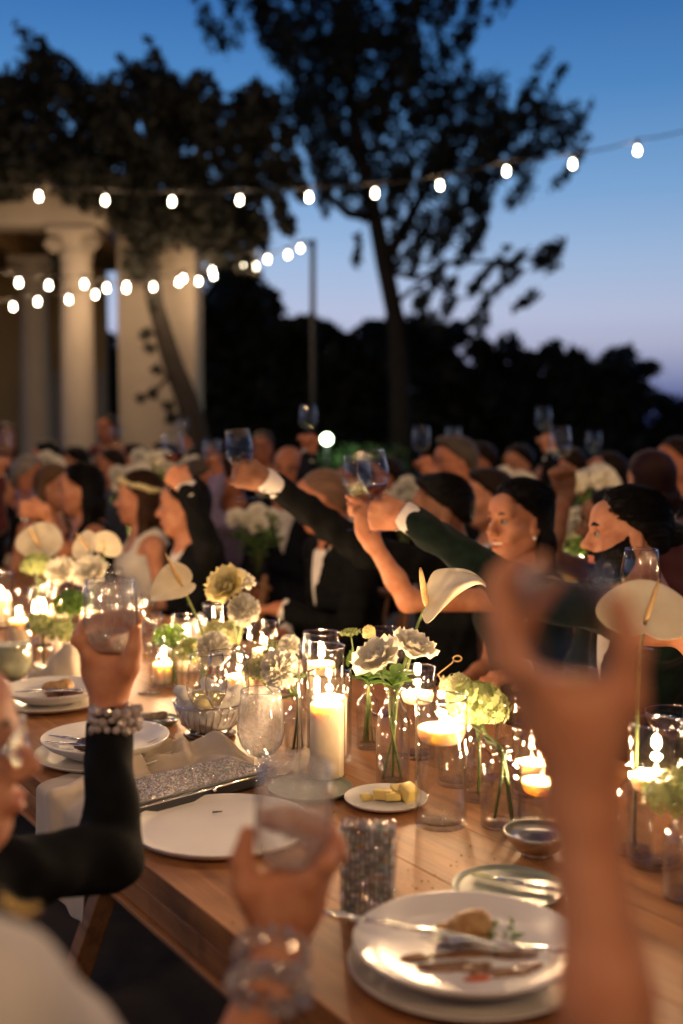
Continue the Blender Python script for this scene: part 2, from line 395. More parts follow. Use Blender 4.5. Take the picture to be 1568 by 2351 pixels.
# ---- the tall tree
TY = 16.0
tree = empty('tall_tree', at(915, 1000, TY).to_2d().to_3d(), label='tall dark spreading tree with open airy crown against the dusk sky', cat='tree')
def branch(pts, r0, r1, mb):
    P = [at(x, y, Y) for x, y, Y in pts]; n = len(P)
    mb.tube(P, [r0+(r1-r0)*i/(n-1) for i in range(n)], 8)
mb = MB()
gz = at(925, 1000, TY); gz.z = -.1
P = [gz, at(918, 900, TY), at(908, 730, TY), at(882, 605, TY), at(862, 500, TY), at(838, 400, TY), at(815, 280, TY), at(790, 120, TY), at(780, -60, TY)]
mb.tube(P, [.21, .155, .13, .125, .115, .10, .085, .065, .04], 10)
trunk = mb.build('trunk', BARK); 
for pts, a, b in [([(862, 500, TY), (800, 490, 15.7), (755, 450, 15.4), (735, 400, 15.2), (715, 330, 15)], .08, .03),
                  ([(885, 600, TY), (930, 520, 16.3), (975, 440, 16.5), (1040, 350, 16.8), (1110, 290, 17)], .10, .03),
                  ([(838, 400, TY), (780, 300, 16.2), (700, 200, 16.4), (620, 100, 16.4)], .08, .03),
                  ([(815, 280, TY), (880, 180, 15.6), (960, 60, 15.3)], .07, .03),
                  ([(890, 620, TY), (960, 640, 16.2), (1040, 600, 16.5), (1150, 600, 16.8), (1230, 590, 17)], .05, .015),
                  ([(905, 700, TY), (950, 660, 15.6), (990, 640, 15.4), (1060, 690, 15.2)], .04, .012)]:
    mb = MB(); branch(pts, a, b, mb); o = mb.build('branch', BARK); o.parent = tree; o.matrix_parent_inverse = Matrix.Translation(-tree.location)
trunk.parent = tree; trunk.matrix_parent_inverse = Matrix.Translation(-tree.location)
C = []
for x, y, r in [(470, 30, 22), (520, 20, 34), (590, 20, 46), (650, 60, 60), (720, 20, 80), (800, 40, 90), (890, 40, 90), (960, 40, 70), (1030, 20, 40), (1090, 20, 36), (1150, -5, 22),
                (500, 80, 16), (640, 120, 55), (700, 150, 70), (780, 150, 80), (860, 160, 84), (920, 200, 60), (960, 140, 44), (1010, 110, 34), (1050, 90, 26),
                (720, 230, 60), (780, 260, 60), (830, 300, 56), (900, 290, 66), (970, 260, 64), (1030, 220, 56), (1080, 180, 40), (990, 330, 64), (1060, 300, 70), (1110, 250, 54), (1140, 320, 54), (1080, 360, 56),
                (1190, 290, 40), (1230, 250, 34), (1270, 230, 28), (1210, 210, 22), (1290, 300, 26), (1240, 330, 34), (1300, 330, 24), (1200, 370, 36), (1150, 400, 40), (1310, 385, 16),
                (760, 340, 46), (730, 380, 34), (790, 400, 46), (850, 390, 50), (910, 380, 54), (930, 440, 44), (990, 420, 44), (1050, 440, 44), (1110, 440, 36), (1200, 430, 26), (1000, 490, 40), (1060, 510, 34), (1110, 500, 28), (950, 540, 34), (1000, 570, 28),
                (940, 600, 26), (1060, 570, 30), (1100, 560, 22), (1130, 610, 18), (1180, 600, 16), (1240, 610, 30), (1265, 595, 16), (1000, 640, 22), (1040, 680, 24), (1090, 660, 18), (1110, 700, 16), (1170, 640, 16), (1190, 700, 14), (960, 690, 24), (980, 730, 26), (1020, 750, 24),
                (740, 440, 26), (700, 300, 30), (680, 230, 30), (820, 580, 14), (1100, 740, 20), (840, 470, 26), (900, 480, 30)]:
    for _ in range(2):
        a_ = random.uniform(0, 6.28); q_ = random.uniform(.2, .95)*r
        C.append(px_clump(x+q_*math.cos(a_), y+q_*math.sin(a_), TY, r*.52, 1.6, int(18+r*r*.034)))
    C.append(px_clump(x, y, TY, r*.8, 1.6, int(20+r*r*.045)))
    if r < 60: C.append(px_clump(x+random.uniform(-1, 1)*r, y+random.uniform(-1, 1)*r, TY, r*.4, 1.2, 16))
V, F = leaf_cloud(C, .135)
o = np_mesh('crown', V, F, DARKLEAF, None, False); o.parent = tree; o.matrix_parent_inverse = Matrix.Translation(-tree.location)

# ---- far trees and hedges along the terrace edge
def far_tree(name, label, clumps, Y, base, size=.32, mat=DARKLEAF, group='dark trees beyond the terrace'):
    root = empty(name, (base.x, base.y, 0), label=label, cat='tree' if 'tree' in name else 'hedge', group=group)
    inv = Matrix.Translation(-root.location)
    mb = MB(); mb.tube([(base.x, base.y, -.1), (base.x, base.y, base.z*.8), (base.x+.1, base.y, base.z)], [.2, .15, .05], 8)
    o = mb.build('trunk', BARK); o.parent = root; o.matrix_parent_inverse = inv
    cl = []
    for x, y, r in clumps: cl.append(px_clump(x, y, Y, r, 1.4, int(40+r*r*.07)))
    V, F = leaf_cloud(cl, size)
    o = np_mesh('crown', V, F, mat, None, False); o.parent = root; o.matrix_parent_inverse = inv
    return root
def blob_fill(x0, x1, ytop, ybot, r):
    out_ = []
    y = ytop
    while y < ybot:
        x = x0
        while x <= x1:
            out_.append((x+random.uniform(-.3, .3)*r, y+random.uniform(-.3, .3)*r, r*random.uniform(.8, 1.2))); x += r*1.05
        y += r*.95
    return out_
far_tree('garden_tree', 'bushy dark tree right behind the lamp pole', [(560, 650, 50), (600, 700, 46), (520, 640, 50), (500, 560, 44), (540, 500, 34), (480, 500, 40), (600, 560, 14), (640, 770, 24), (680, 750, 20), (720, 760, 20), (760, 760, 14)] + blob_fill(460, 640, 720, 1060, 50), 19, at(560, 760, 19))
far_tree('garden_tree', 'low rounded dark tree in the gap left of the tall trunk', [(690, 790, 30), (740, 775, 26), (800, 790, 26), (850, 770, 30), (700, 850, 46)] + blob_fill(650, 860, 830, 1060, 46), 20, at(760, 850, 20))
far_tree('garden_tree', 'dark tree mass behind the base of the tall trunk', [(900, 770, 34), (950, 760, 36), (1000, 770, 36), (1050, 770, 30)] + blob_fill(880, 1060, 830, 1080, 48), 21, at(980, 850, 21))
far_tree('garden_tree', 'dark tree with two humps right of the tall trunk', [(1100, 800, 30), (1160, 800, 26), (1130, 840, 40), (1200, 840, 30)] + blob_fill(1060, 1220, 870, 1090, 46), 21, at(1150, 880, 21))
far_tree('garden_tree', 'rounded dark tree between the humps and the pointed tree', [(1260, 815, 26), (1300, 840, 30), (1340, 860, 28)] + blob_fill(1220, 1380, 880, 1100, 46), 21, at(1290, 880, 21))
far_tree('garden_tree', 'pointed dark tree standing highest at the right end', [(1415, 818, 20), (1450, 808, 16), (1475, 850, 18), (1430, 850, 30), (1470, 890, 26), (1390, 870, 24)] + blob_fill(1380, 1500, 910, 1110, 40), 21, at(1430, 880, 21))
far_tree('clipped_hedge', 'low dark hedge sloping off at the right edge', [(1500, 925, 24), (1540, 945, 26), (1580, 960, 30), (1630, 975, 40), (1700, 990, 40)] + blob_fill(1500, 1760, 990, 1120, 40), 22, at(1560, 960, 22), group='dark hedges')
far_tree('clipped_hedge', 'dark hedge closing the garden left of the columns', blob_fill(-500, 300, 820, 1080, 70), 22, at(-100, 900, 22), group='dark hedges')

# ---- columned porch grown over with vine
BY = 12.0
porch = empty('columned_porch', (at(180, 1000, BY).x, BY, 0), label='pale classical porch with round columns and a square pier under vines', cat='building')
pinv = Matrix.Translation(-porch.location)
def ppart(mb, name, mat, smooth=True):
    o = mb.build(name, mat, None, smooth); o.parent = porch; o.matrix_parent_inverse = pinv; return o
def zpx(py, Y): return at(784, py, Y).z
colx = at(178, 800, BY).x; topz = zpx(545, BY)
def column(x, Y, r, ztop, name='column'):
    mb = MB(); n = 36; v = []; f = []
    prof = [(1.28, 0), (1.28, .10), (1.12, .12), (1.16, .18), (1.04, .22)] + [(1.02-.16*(i/10)**1.6, .24+(ztop-.5)*i/10) for i in range(11)] + [(.90, ztop-.22), (.98, ztop-.20), (.88, ztop-.17), (1.05, ztop-.06), (1.22, ztop)]
    mb.lathe([(r*a, b) for a, b in prof], n, (x, Y, 0))
    mb.box((x, Y, ztop+.04), (r*2.7, r*2.7, .08), bev=.01); mb.box((x, Y, .03), (r*2.9, r*2.9, .06), bev=.01)
    # two volutes of the capital on the front
    for s in (-1, 1):
        P = []
        for i in range(20):
            w = i*.55; q = r*.42*(1-i/22); P.append((x+s*(r*1.05)+q*math.cos(w)*s, Y-r*1.0, ztop-.12+q*math.sin(w)))
        mb.tube(P, .022, 5)
    return ppart(mb, name, STUCCO)
column(colx, BY, .185, topz)
column(at(60, 800, BY+1.7).x + .05, BY+1.9, .185, topz)
column(at(-330, 800, BY).x, BY, .185, topz)
# pier
px0, px1 = at(272, 800, BY+.6).x, at(450, 800, BY+.6).x
mb = MB(); mb.box(((px0+px1)/2, BY+.9, topz*.5+.25), (px1-px0, .7, topz+.5), bev=.015); mb.box(((px0+px1)/2, BY+.9, .12), (px1-px0+.08, .78, .24), bev=.015)
ppart(mb, 'pier', STUCCO, False)
# entablature
mb = MB(); mb.box((colx-2.6, BY, topz+.26), (5.9, .46, .34), bev=.02); mb.box((colx-2.6, BY-.03, topz+.47), (6.05, .60, .10), bev=.02); mb.box((colx-2.6, BY-.05, topz+.55), (6.15, .72, .06), bev=.015)
ppart(mb, 'entablature', STUCCO, False)
BEAMW = wood('porch_beam_wood', (.22, .12, .05), (.36, .21, .09), .6)
for i in range(4):
    mb = MB(); a = Vector((colx+.1-i*1.25, BY+.2, topz+.22)); b = Vector((colx+.1-i*1.25, BY+5.0, topz+.22))
    mb.box((a+b)/2, (.16, (b-a).length, .24), bev=.01); ppart(mb, 'beam', BEAMW, False)
mb = MB(); mb.box((colx-2.6, BY+2.6, topz+.40), (5.8, 5.0, .06)); ppart(mb, 'ceiling', BEAMW, False)
mb = MB(); mb.box((colx-3.3, BY+4.9, topz*.5+.2), (5.2, .2, topz+.5)); ppart(mb, 'back_wall', OCHRE, False)
for k in (-1.2, -2.9):
    mb = MB()
    for dx in (-.45, .45): mb.box((colx+k+dx, BY+4.77, 1.15), (.10, .06, 2.3), bev=.008)
    mb.box((colx+k, BY+4.77, 2.34), (1.0, .06, .12), bev=.008); mb.box((colx+k, BY+4.78, 1.14), (.8, .04, 2.26))
    ppart(mb, 'door', STUCCO, False)

vine = empty('climbing_vine', (at(455, 1000, BY).x, BY+.3, 0), label='heavy dark vine climbing the pier and covering the porch roof', cat='vine')
vinv = Matrix.Translation(-vine.location)
mb = MB(); gz = at(468, 1000, BY); gz.z = -.05
P = [gz] + [at(x, y, Y) for x, y, Y in [(455, 1010, BY), (430, 920, BY), (402, 850, BY), (380, 780, BY), (358, 700, BY), (345, 620, BY), (330, 520, BY), (310, 420, BY), (280, 330, BY+.3)]]
mb.tube(P, [.17, .13, .12, .11, .10, .09, .09, .08, .07, .04], 8)
mb.tube([P[3], at(350, 905, BY-.1), at(318, 912, BY-.1)], [.03, .02, .01], 6)
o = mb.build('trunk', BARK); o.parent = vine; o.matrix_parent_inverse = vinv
C = []
for x, y, r in [(20, 200, 50), (70, 170, 40), (100, 140, 26), (130, 190, 40), (180, 200, 40), (60, 260, 70), (150, 280, 70), (0, 330, 70), (80, 360, 70), (170, 370, 70), (240, 220, 34), (240, 300, 60), (270, 380, 70), (320, 190, 30), (345, 160, 22), (350, 240, 50), (330, 320, 70), (350, 400, 70),
                (400, 200, 30), (420, 270, 56), (430, 350, 66), (440, 420, 56), (480, 240, 44), (510, 310, 60), (540, 380, 60), (520, 450, 46), (560, 240, 36), (590, 200, 16), (590, 300, 44), (620, 350, 44), (610, 420, 40), (650, 390, 24), (660, 320, 18), (680, 380, 14), (570, 500, 40), (600, 530, 24), (510, 520, 44), (470, 480, 36), (640, 470, 18), (660, 520, 18), (690, 440, 14),
                (330, 460, 46), (310, 520, 44), (350, 540, 40), (320, 590, 36), (360, 470, 40), (290, 440, 40), (300, 620, 18), (-60, 280, 90), (-150, 330, 110), (20, 410, 40), (20, 455, 16), (110, 400, 40), (200, 420, 36), (440, 520, 34), (480, 560, 40), (540, 570, 40), (430, 470, 30), (-260, 330, 110), (290, 250, 50), (225, 240, 44), (390, 250, 46), (640, 250, 26), (600, 260, 34), (-20, 420, 50), (50, 425, 46), (110, 430, 44), (170, 430, 44), (230, 440, 44), (260, 470, 30), (200, 460, 22), (20, 448, 20), (90, 450, 16), (-80, 430, 60)]:
    C.append(px_clump(x, y, BY-.15, r*1.0, .9, int(40+r*r*.10)))
    for _ in range(3):
        a_ = random.uniform(0, 6.28); q_ = random.uniform(.4, 1.1)*r
        C.append(px_clump(x+q_*math.cos(a_), y+q_*math.sin(a_), BY-.15, r*.45, .9, int(14+r*r*.022)))
for x, y, r in [(345, 800, 12), (365, 850, 14), (335, 770, 14), (350, 905, 10), (325, 915, 8), (390, 930, 12), (395, 960, 14), (350, 690, 18)]:
    C.append(px_clump(x, y, BY-.1, r, .1, 26))
V, F = leaf_cloud(C, .12)
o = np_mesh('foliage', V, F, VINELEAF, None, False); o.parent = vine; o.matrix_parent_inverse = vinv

# ---- string lights
CABLE = M('cable_rubber', (.012, .012, .014), .6, var=0)
BULB = emission('lit_bulb', (1.0, .86, .62), 12, True)
bulb_me = None
def bulb_mesh():
    mb = MB(); mb.lathe([(.0001, -.066), (.009, -.0645), (.0155, -.058), (.0185, -.048), (.0175, -.037), (.0135, -.023), (.012, -.008), (.013, 0)], 16)
    return mb
def string_light(label, bulbs, power, ends, sag=.06, light_every=1, blen=1.0):
    """bulbs: world points where each bulb centre hangs"""
    global bulb_me
    root = empty('string_light', bulbs[0]+Vector((0, 0, .09)), label=label, cat='string light', group='festoon strings over the tables')
    inv = Matrix.Translation(-root.location)
    top = [b+Vector((0, 0, .10)) for b in bulbs]
    pts = [ends[0]] + top + [ends[1]]
    fine = []
    for a, b in zip(pts[:-1], pts[1:]):
        for k in range(4):
            u = k/4; q = a.lerp(b, u); q.z -= .02*4*u*(1-u); fine.append(q)
    fine.append(pts[-1])
    mb = MB(); mb.tube(fine, .006, 6); o = mb.build('cable', CABLE); o.parent = root; o.matrix_parent_inverse = inv
    for i, b in enumerate(bulbs):
        if bulb_me is None:
            o = bulb_mesh().build('bulb', BULB); bulb_me = o.data
        else: o = link('bulb', bulb_me)
        o.parent = root; o.location = b + Vector((0, 0, .05)) - root.location
        o.rotation_euler = (random.uniform(-.08, .08), random.uniform(-.08, .08), 0); 
        s = MB().tube([(0, 0, -.005), (0, 0, .05)], [.016, .015], 10).build('socket', CABLE, o)
        if i % light_every == 0:
            ld = bpy.data.lights.new('bulb_light', 'POINT'); ld.energy = power*light_every; ld.color = (1.0, .63, .33); ld.shadow_soft_size = .03
            lo = bpy.data.objects.new('bulb_light', ld); COL.objects.link(lo); lo.parent = root; lo.location = b - root.location
    return root
S1 = [(89, 455), (242, 464), (396, 467), (551, 464), (709, 457), (861, 448), (1009, 430), (1163, 397), (1315, 381), (1463, 350)]
pts = [at(x, y, 9.0) for x, y in S1]
ext_l = [at(-60-150*i, 446-12*i, 9.0) for i in range(3)]; ext_r = [at(1620+155*i, 315-36*i, 9.0) for i in range(4)]
PB = 4.5
string_light('nearest festoon string crossing the whole sky above the crowd', list(reversed(ext_l)) + pts + ext_r, PB, (at(-600, 380, 9.0), at(2300, 150, 9.0)))
A_ = [(661, 588), (614, 598), (559, 610), (487, 625), (421, 643), (352, 662), (290, 666), (219, 680), (158, 691), (87, 696), (30, 708)]
pole_top = at(718, 560, 13.0)
pa = [at(x, y, 12.6-.17*i) for i, (x, y) in enumerate(A_)] + [at(-40, 712, 10.6), at(-120, 715, 10.4)]
string_light('lower festoon string running from the lamp pole to the columns', pa, PB*.8, (pole_top, at(-240, 705, 10.3)))
B_ = [(690, 573), (588, 614), (490, 636), (456, 649), (411, 651), (290, 661), (245, 665), (193, 656), (112, 659), (43, 653)]
pb = [at(x, y, 12.8-.34*i) for i, (x, y) in enumerate(B_)] + [at(-40, 640, 9.4), at(-130, 630, 9.2)]
string_light('upper festoon string running from the lamp pole past the pier', pb, PB*.8, (pole_top+Vector((.05, 0, 0)), at(-260, 600, 9.0)))
# the same festoons go on over this table and behind the camera
for k, (p0, p1, lb) in enumerate([((-4.2, 4.2, 3.25), (4.6, 3.4, 3.5), 'festoon string overhead across the middle of the near table'),
                                  ((-4.0, -.6, 3.3), (4.6, -1.4, 3.4), 'festoon string overhead behind the nearest guests')]):
    a = Vector(p0); b = Vector(p1); n = 13; bl = []
    for i in range(n):
        u = (i+.5)/n; q = a.lerp(b, u); q.z -= .5*4*u*(1-u)*.5; bl.append(q)
    string_light(lb, bl, PB*(2.6 if k == 0 else 4.4), (a, b))

# ---- lamp pole
POLE = M('pole_paint', (.012, .014, .016), .6, .1, var=.1)
pole = empty('lamp_pole', (pole_top.x, pole_top.y, 0), label='slim dark pole carrying the festoon strings beside the tall tree', cat='pole')
mb = MB(); mb.tube([(0, 0, 0), (0, 0, pole_top.z+.05)], [.038, .030], 12); mb.build('post', POLE, pole)
mb = MB(); mb.lathe([(.16, 0), (.16, .03), (.06, .05), (.05, .3)], 16); mb.build('base', POLE, pole)
mb = MB(); mb.tube([(0, 0, pole_top.z), (-.10, 0, pole_top.z+.04), (-.16, 0, pole_top.z)], .012, 6); mb.build('hook', POLE, pole)
# ---- garden lamp lighting a shrub
gl = at(750, 1008, 14.0)
lamp = empty('garden_lamp', (gl.x, gl.y, 0), label='round glowing garden lamp with greenish light beside a lit shrub', cat='lamp')
mb = MB(); mb.tube([(0, 0, 0), (0, 0, gl.z-.07)], [.03, .025], 10); mb.build('post', POLE, lamp)
MB().ball((0, 0, gl.z), .055, 16, 12).build('globe', emission('garden_globe', (.78, 1.0, .62), 12, True), lamp)
ld = bpy.data.lights.new('globe_light', 'POINT'); ld.energy = 4; ld.color = (.62, 1.0, .55); ld.shadow_soft_size = .07
lo = bpy.data.objects.new('globe_light', ld); COL.objects.link(lo); lo.parent = lamp; lo.location = (0, 0, gl.z)
SHRUB = leafmat('shrub_leaf', (.05, .11, .03), (.09, .17, .06), .5, .2)
sc_ = at(835, 1045, 14.4)
sh = empty('shrub', (sc_.x, sc_.y, 0), label='green shrub lit by the garden lamp beneath the tall tree', cat='shrub')
V, F = leaf_cloud([((0, 0, sc_.z-.1), (.42, .35, .25), 500), ((.25, .1, sc_.z-.25), (.5, .4, .4), 500), ((-.2, .1, sc_.z-.35), (.5, .4, .5), 500), ((.05, .1, .45), (.6, .5, .5), 500)], .10)
np_mesh('foliage', V, F, SHRUB, sh, False)
mb = MB()
for i in range(5): mb.tube([(0, 0, -.02), (random.uniform(-.15, .15), .05, .5), (random.uniform(-.35, .35), .1, sc_.z-.2)], [.02, .015, .006], 6)
mb.build('stems', BARK, sh)
# ================================================================== people: implicit surfaces
class SDF:
    def __init__(s): s.p = []
    def cap(s, a, b, r0, r1=None, k=.02, sub=False): s.p.append(('c', np.array(a, float), np.array(b, float), r0, r0 if r1 is None else r1, k, sub)); return s
    def ell(s, c, r, rot=None, k=.02, sub=False): s.p.append(('e', np.array(c, float), np.array(r, float), np.eye(3) if rot is None else np.array(rot, float), None, k, sub)); return s
    def mesh(s, h, wob=None, cut=None):
        lo = np.full(3, 1e9); hi = -lo
        for q in s.p:
            if q[6]: continue
            if q[0] == 'c': m = max(q[3], q[4]); lo = np.minimum(lo, np.minimum(q[1], q[2])-m); hi = np.maximum(hi, np.maximum(q[1], q[2])+m)
            else: m = q[2].max(); lo = np.minimum(lo, q[1]-m); hi = np.maximum(hi, q[1]+m)
        lo -= 3*h+.01; hi += 3*h+.01
        n = np.ceil((hi-lo)/h).astype(int)+1
        ax = [lo[i]+h*np.arange(n[i]) for i in range(3)]
        F = np.full(n, 1.0, np.float32)
        for q in s.p:
            k = q[5]; mar = k+3*h+.02
            if q[0] == 'c': m = max(q[3], q[4]); a = np.minimum(q[1], q[2])-m-mar; b = np.maximum(q[1], q[2])+m+mar
            else: m = q[2].max(); a = q[1]-m-mar; b = q[1]+m+mar
            i0 = np.maximum(0, np.floor((a-lo)/h).astype(int)); i1 = np.minimum(n, np.ceil((b-lo)/h).astype(int)+1)
            if (i1 <= i0).any(): continue
            X = ax[0][i0[0]:i1[0]][:, None, None]; Y = ax[1][i0[1]:i1[1]][None, :, None]; Z = ax[2][i0[2]:i1[2]][None, None, :]
            if q[0] == 'c':
                d = q[2]-q[1]; dd = max((d*d).sum(), 1e-12)
                px, py, pz = X-q[1][0], Y-q[1][1], Z-q[1][2]
                t = np.clip((px*d[0]+py*d[1]+pz*d[2])/dd, 0, 1)
                D = np.sqrt((px-t*d[0])**2+(py-t*d[1])**2+(pz-t*d[2])**2)-(q[3]+(q[4]-q[3])*t)
            else:
                Rm = q[3]; px, py, pz = X-q[1][0], Y-q[1][1], Z-q[1][2]
                u = [(px*Rm[0, j]+py*Rm[1, j]+pz*Rm[2, j])/q[2][j] for j in range(3)]
                k0 = np.sqrt(u[0]**2+u[1]**2+u[2]**2)+1e-9
                k1 = np.sqrt((u[0]/q[2][0])**2+(u[1]/q[2][1])**2+(u[2]/q[2][2])**2)+1e-9
                D = k0*(k0-1)/k1
            sl = F[i0[0]:i1[0], i0[1]:i1[1], i0[2]:i1[2]]
            if q[6]:
                D = -D; w = np.clip(.5-.5*(D-sl)/k, 0, 1); sl[...] = D*(1-w)+sl*w+k*w*(1-w)
            else:
                w = np.clip(.5+.5*(D-sl)/k, 0, 1); sl[...] = D*(1-w)+sl*w-k*w*(1-w)
        if wob or cut:
            X, Y, Z = ax[0][:, None, None], ax[1][None, :, None], ax[2][None, None, :]
            if wob: F = F + wob(X, Y, Z)
            if cut: F = np.maximum(F, cut(X, Y, Z))
        return surfnet(F, lo, h)
def surfnet(F, lo, h):
    I = F < 0
    c = [I[a:I.shape[0]-1+a, b:I.shape[1]-1+b, d:I.shape[2]-1+d] for a in (0, 1) for b in (0, 1) for d in (0, 1)]
    anyv = c[0].copy(); allv = c[0].copy()
    for x in c[1:]: anyv |= x; allv &= x
    act = np.argwhere(anyv & ~allv)
    offs = np.array([(a, b, d) for a in (0, 1) for b in (0, 1) for d in (0, 1)])
    vals = np.stack([F[act[:, 0]+o[0], act[:, 1]+o[1], act[:, 2]+o[2]] for o in offs], 1)
    acc = np.zeros((len(act), 3)); cnt = np.zeros(len(act))
    for i in range(8):
        for j in range(i+1, 8):
            if np.abs(offs[i]-offs[j]).sum() != 1: continue
            a, b = vals[:, i], vals[:, j]; s = (a < 0) != (b < 0)
            t = np.where(s, a/np.where(s, a-b, 1), 0)
            acc += np.where(s[:, None], offs[i]+t[:, None]*(offs[j]-offs[i]), 0); cnt += s
    V = lo + h*(act + acc/np.maximum(cnt, 1)[:, None])
    ids = np.full(anyv.shape, -1, np.int32); ids[act[:, 0], act[:, 1], act[:, 2]] = np.arange(len(act))
    Q = []
    for axx in range(3):
        sl0 = [slice(None)]*3; sl1 = [slice(None)]*3; sl0[axx] = slice(0, -1); sl1[axx] = slice(1, None)
        A = I[tuple(sl0)]; B = I[tuple(sl1)]
        e = np.argwhere(A != B); u, v = (axx+1) % 3, (axx+2) % 3
        ok = (e[:, u] > 0) & (e[:, v] > 0) & (e[:, u] < I.shape[u]-1) & (e[:, v] < I.shape[v]-1); e = e[ok]
        def cell(du, dv):
            q = e.copy(); q[:, u] += du; q[:, v] += dv; return ids[q[:, 0], q[:, 1], q[:, 2]]
        q = np.stack([cell(-1, -1), cell(0, -1), cell(0, 0), cell(-1, 0)], 1)
        ins = A[e[:, 0], e[:, 1], e[:, 2]]
        q[~ins] = q[~ins][:, ::-1]; Q.append(q)
    Q = np.concatenate(Q); Q = Q[(Q >= 0).all(1)]
    return V, Q
def wobble(amp, f, seed=0):
    r = np.random.default_rng(seed); K = r.normal(size=(5, 3))*f; ph = r.uniform(0, 6.3, 5)
    def w(X, Y, Z):
        o = 0
        for k, p in zip(K, ph): o = o + np.sin(X*k[0]+Y*k[1]+Z*k[2]+p)
        return (o*amp/2.2).astype(np.float32)
    return w
def V3(v): return np.array([v[0], v[1], v[2]], float)
def unit(v): v = np.asarray(v, float); return v/np.linalg.norm(v)

def head_frame(c, yaw, pitch=0, roll=0, s=1.0):
    """yaw: compass angle in degrees the face points to (0 = +x, 90 = away from camera, 180 = -x)"""
    a, p = R_(yaw), R_(pitch)
    f = np.array([math.cos(a)*math.cos(p), math.sin(a)*math.cos(p), math.sin(p)])
    r = unit(np.cross(f, [0, 0, 1])); u = np.cross(r, f)
    ro = R_(roll); r, u = r*math.cos(ro)+u*math.sin(ro), u*math.cos(ro)-r*math.sin(ro)
    Rm = np.stack([r, f, u], 1)
    return V3(c), Rm, s
def hp(fr, x, y, z): return fr[0] + fr[1] @ (np.array([x, y, z])*fr[2])
def head_sdf(S, fr, detail=2, fem=False, smile=False):
    s = fr[2]; Rm = fr[1]
    def E(c, r, k=.02, sub=False): S.ell(hp(fr, *c), np.array(r)*s, Rm, k*s, sub)
    def Cp(a, b, r0, r1=None, k=.015, sub=False): S.cap(hp(fr, *a), hp(fr, *b), r0*s, (r0 if r1 is None else r1)*s, k*s, sub)
    E((0, -.016, .042), (.074, .094, .082))
    E((0, .018, -.028), (.058 if fem else .061, .070, .078), .03)
    E((0, .045, -.088), (.026 if fem else .032, .030, .026), .03)
    for x in (-1, 1):
        E((x*.044, .040, -.018), (.024, .034, .028), .02)
        Cp((x*.056, -.004, -.052), (x*.026, .045, -.092), .022, .018, .03)
    E((0, .070, .050), (.050, .024, .034), .03)
    if detail > 0:
        Cp((0, .086, .016), (0, .104, -.026), .008, .0115, .012)
        E((0, .107, -.028), (.0115, .011, .0095), .008)
        for x in (-1, 1):
            E((x*.013, .094, -.033), (.0085, .011, .008), .008)
            Cp((x*.012, .085, .026), (x*.046, .072, .026), .010, .008, .014)
            E((x*.031, .096, .007), (.018, .014, .011), .013, True); E((x*.040, .088, -.046), (.007, .006, .020), .016, True)
            E((x*.074, -.012, -.008), (.009, .018, .030), .008)
            if detail > 1: E((x*.085, -.008, -.004), (.006, .010, .016), .006, True)
            E((x*.030, .070, .006), (.0155, .0145, .0115), .004)
        Cp((-.020, .080, -.060), (.020, .080, -.060), .008, .008, .012)
        E((0, .088, -.058), (.018, .010, .0055), .007); E((0, .086, -.070), (.016, .010, .0065), .007)
        if smile:
            E((0, .094, -.0645), (.025, .016, .0062), .004, True)
            for x in (-1, 1): E((x*.020, .086, -.0615), (.010, .014, .0045), .004, True)
            for x in (-1, 1): E((x*.036, .062, -.045), (.018, .018, .02), .015)
        else: E((0, .100, -.0642), (.020, .010, .0012), .003, True)
def lip_attr(o, V, fr):
    q = (V-fr[0]) @ fr[1] / fr[2]
    a = np.clip(1-np.abs(q[:, 0])/.026, 0, 1)**.4*np.clip(1.6-np.abs(q[:, 2]+.064)/.008, 0, 1)*(q[:, 1] > .076)
    at_ = o.data.attributes.new('lip', 'FLOAT', 'POINT'); at_.data.foreach_set('value', np.clip(a, 0, 1).astype(np.float32))

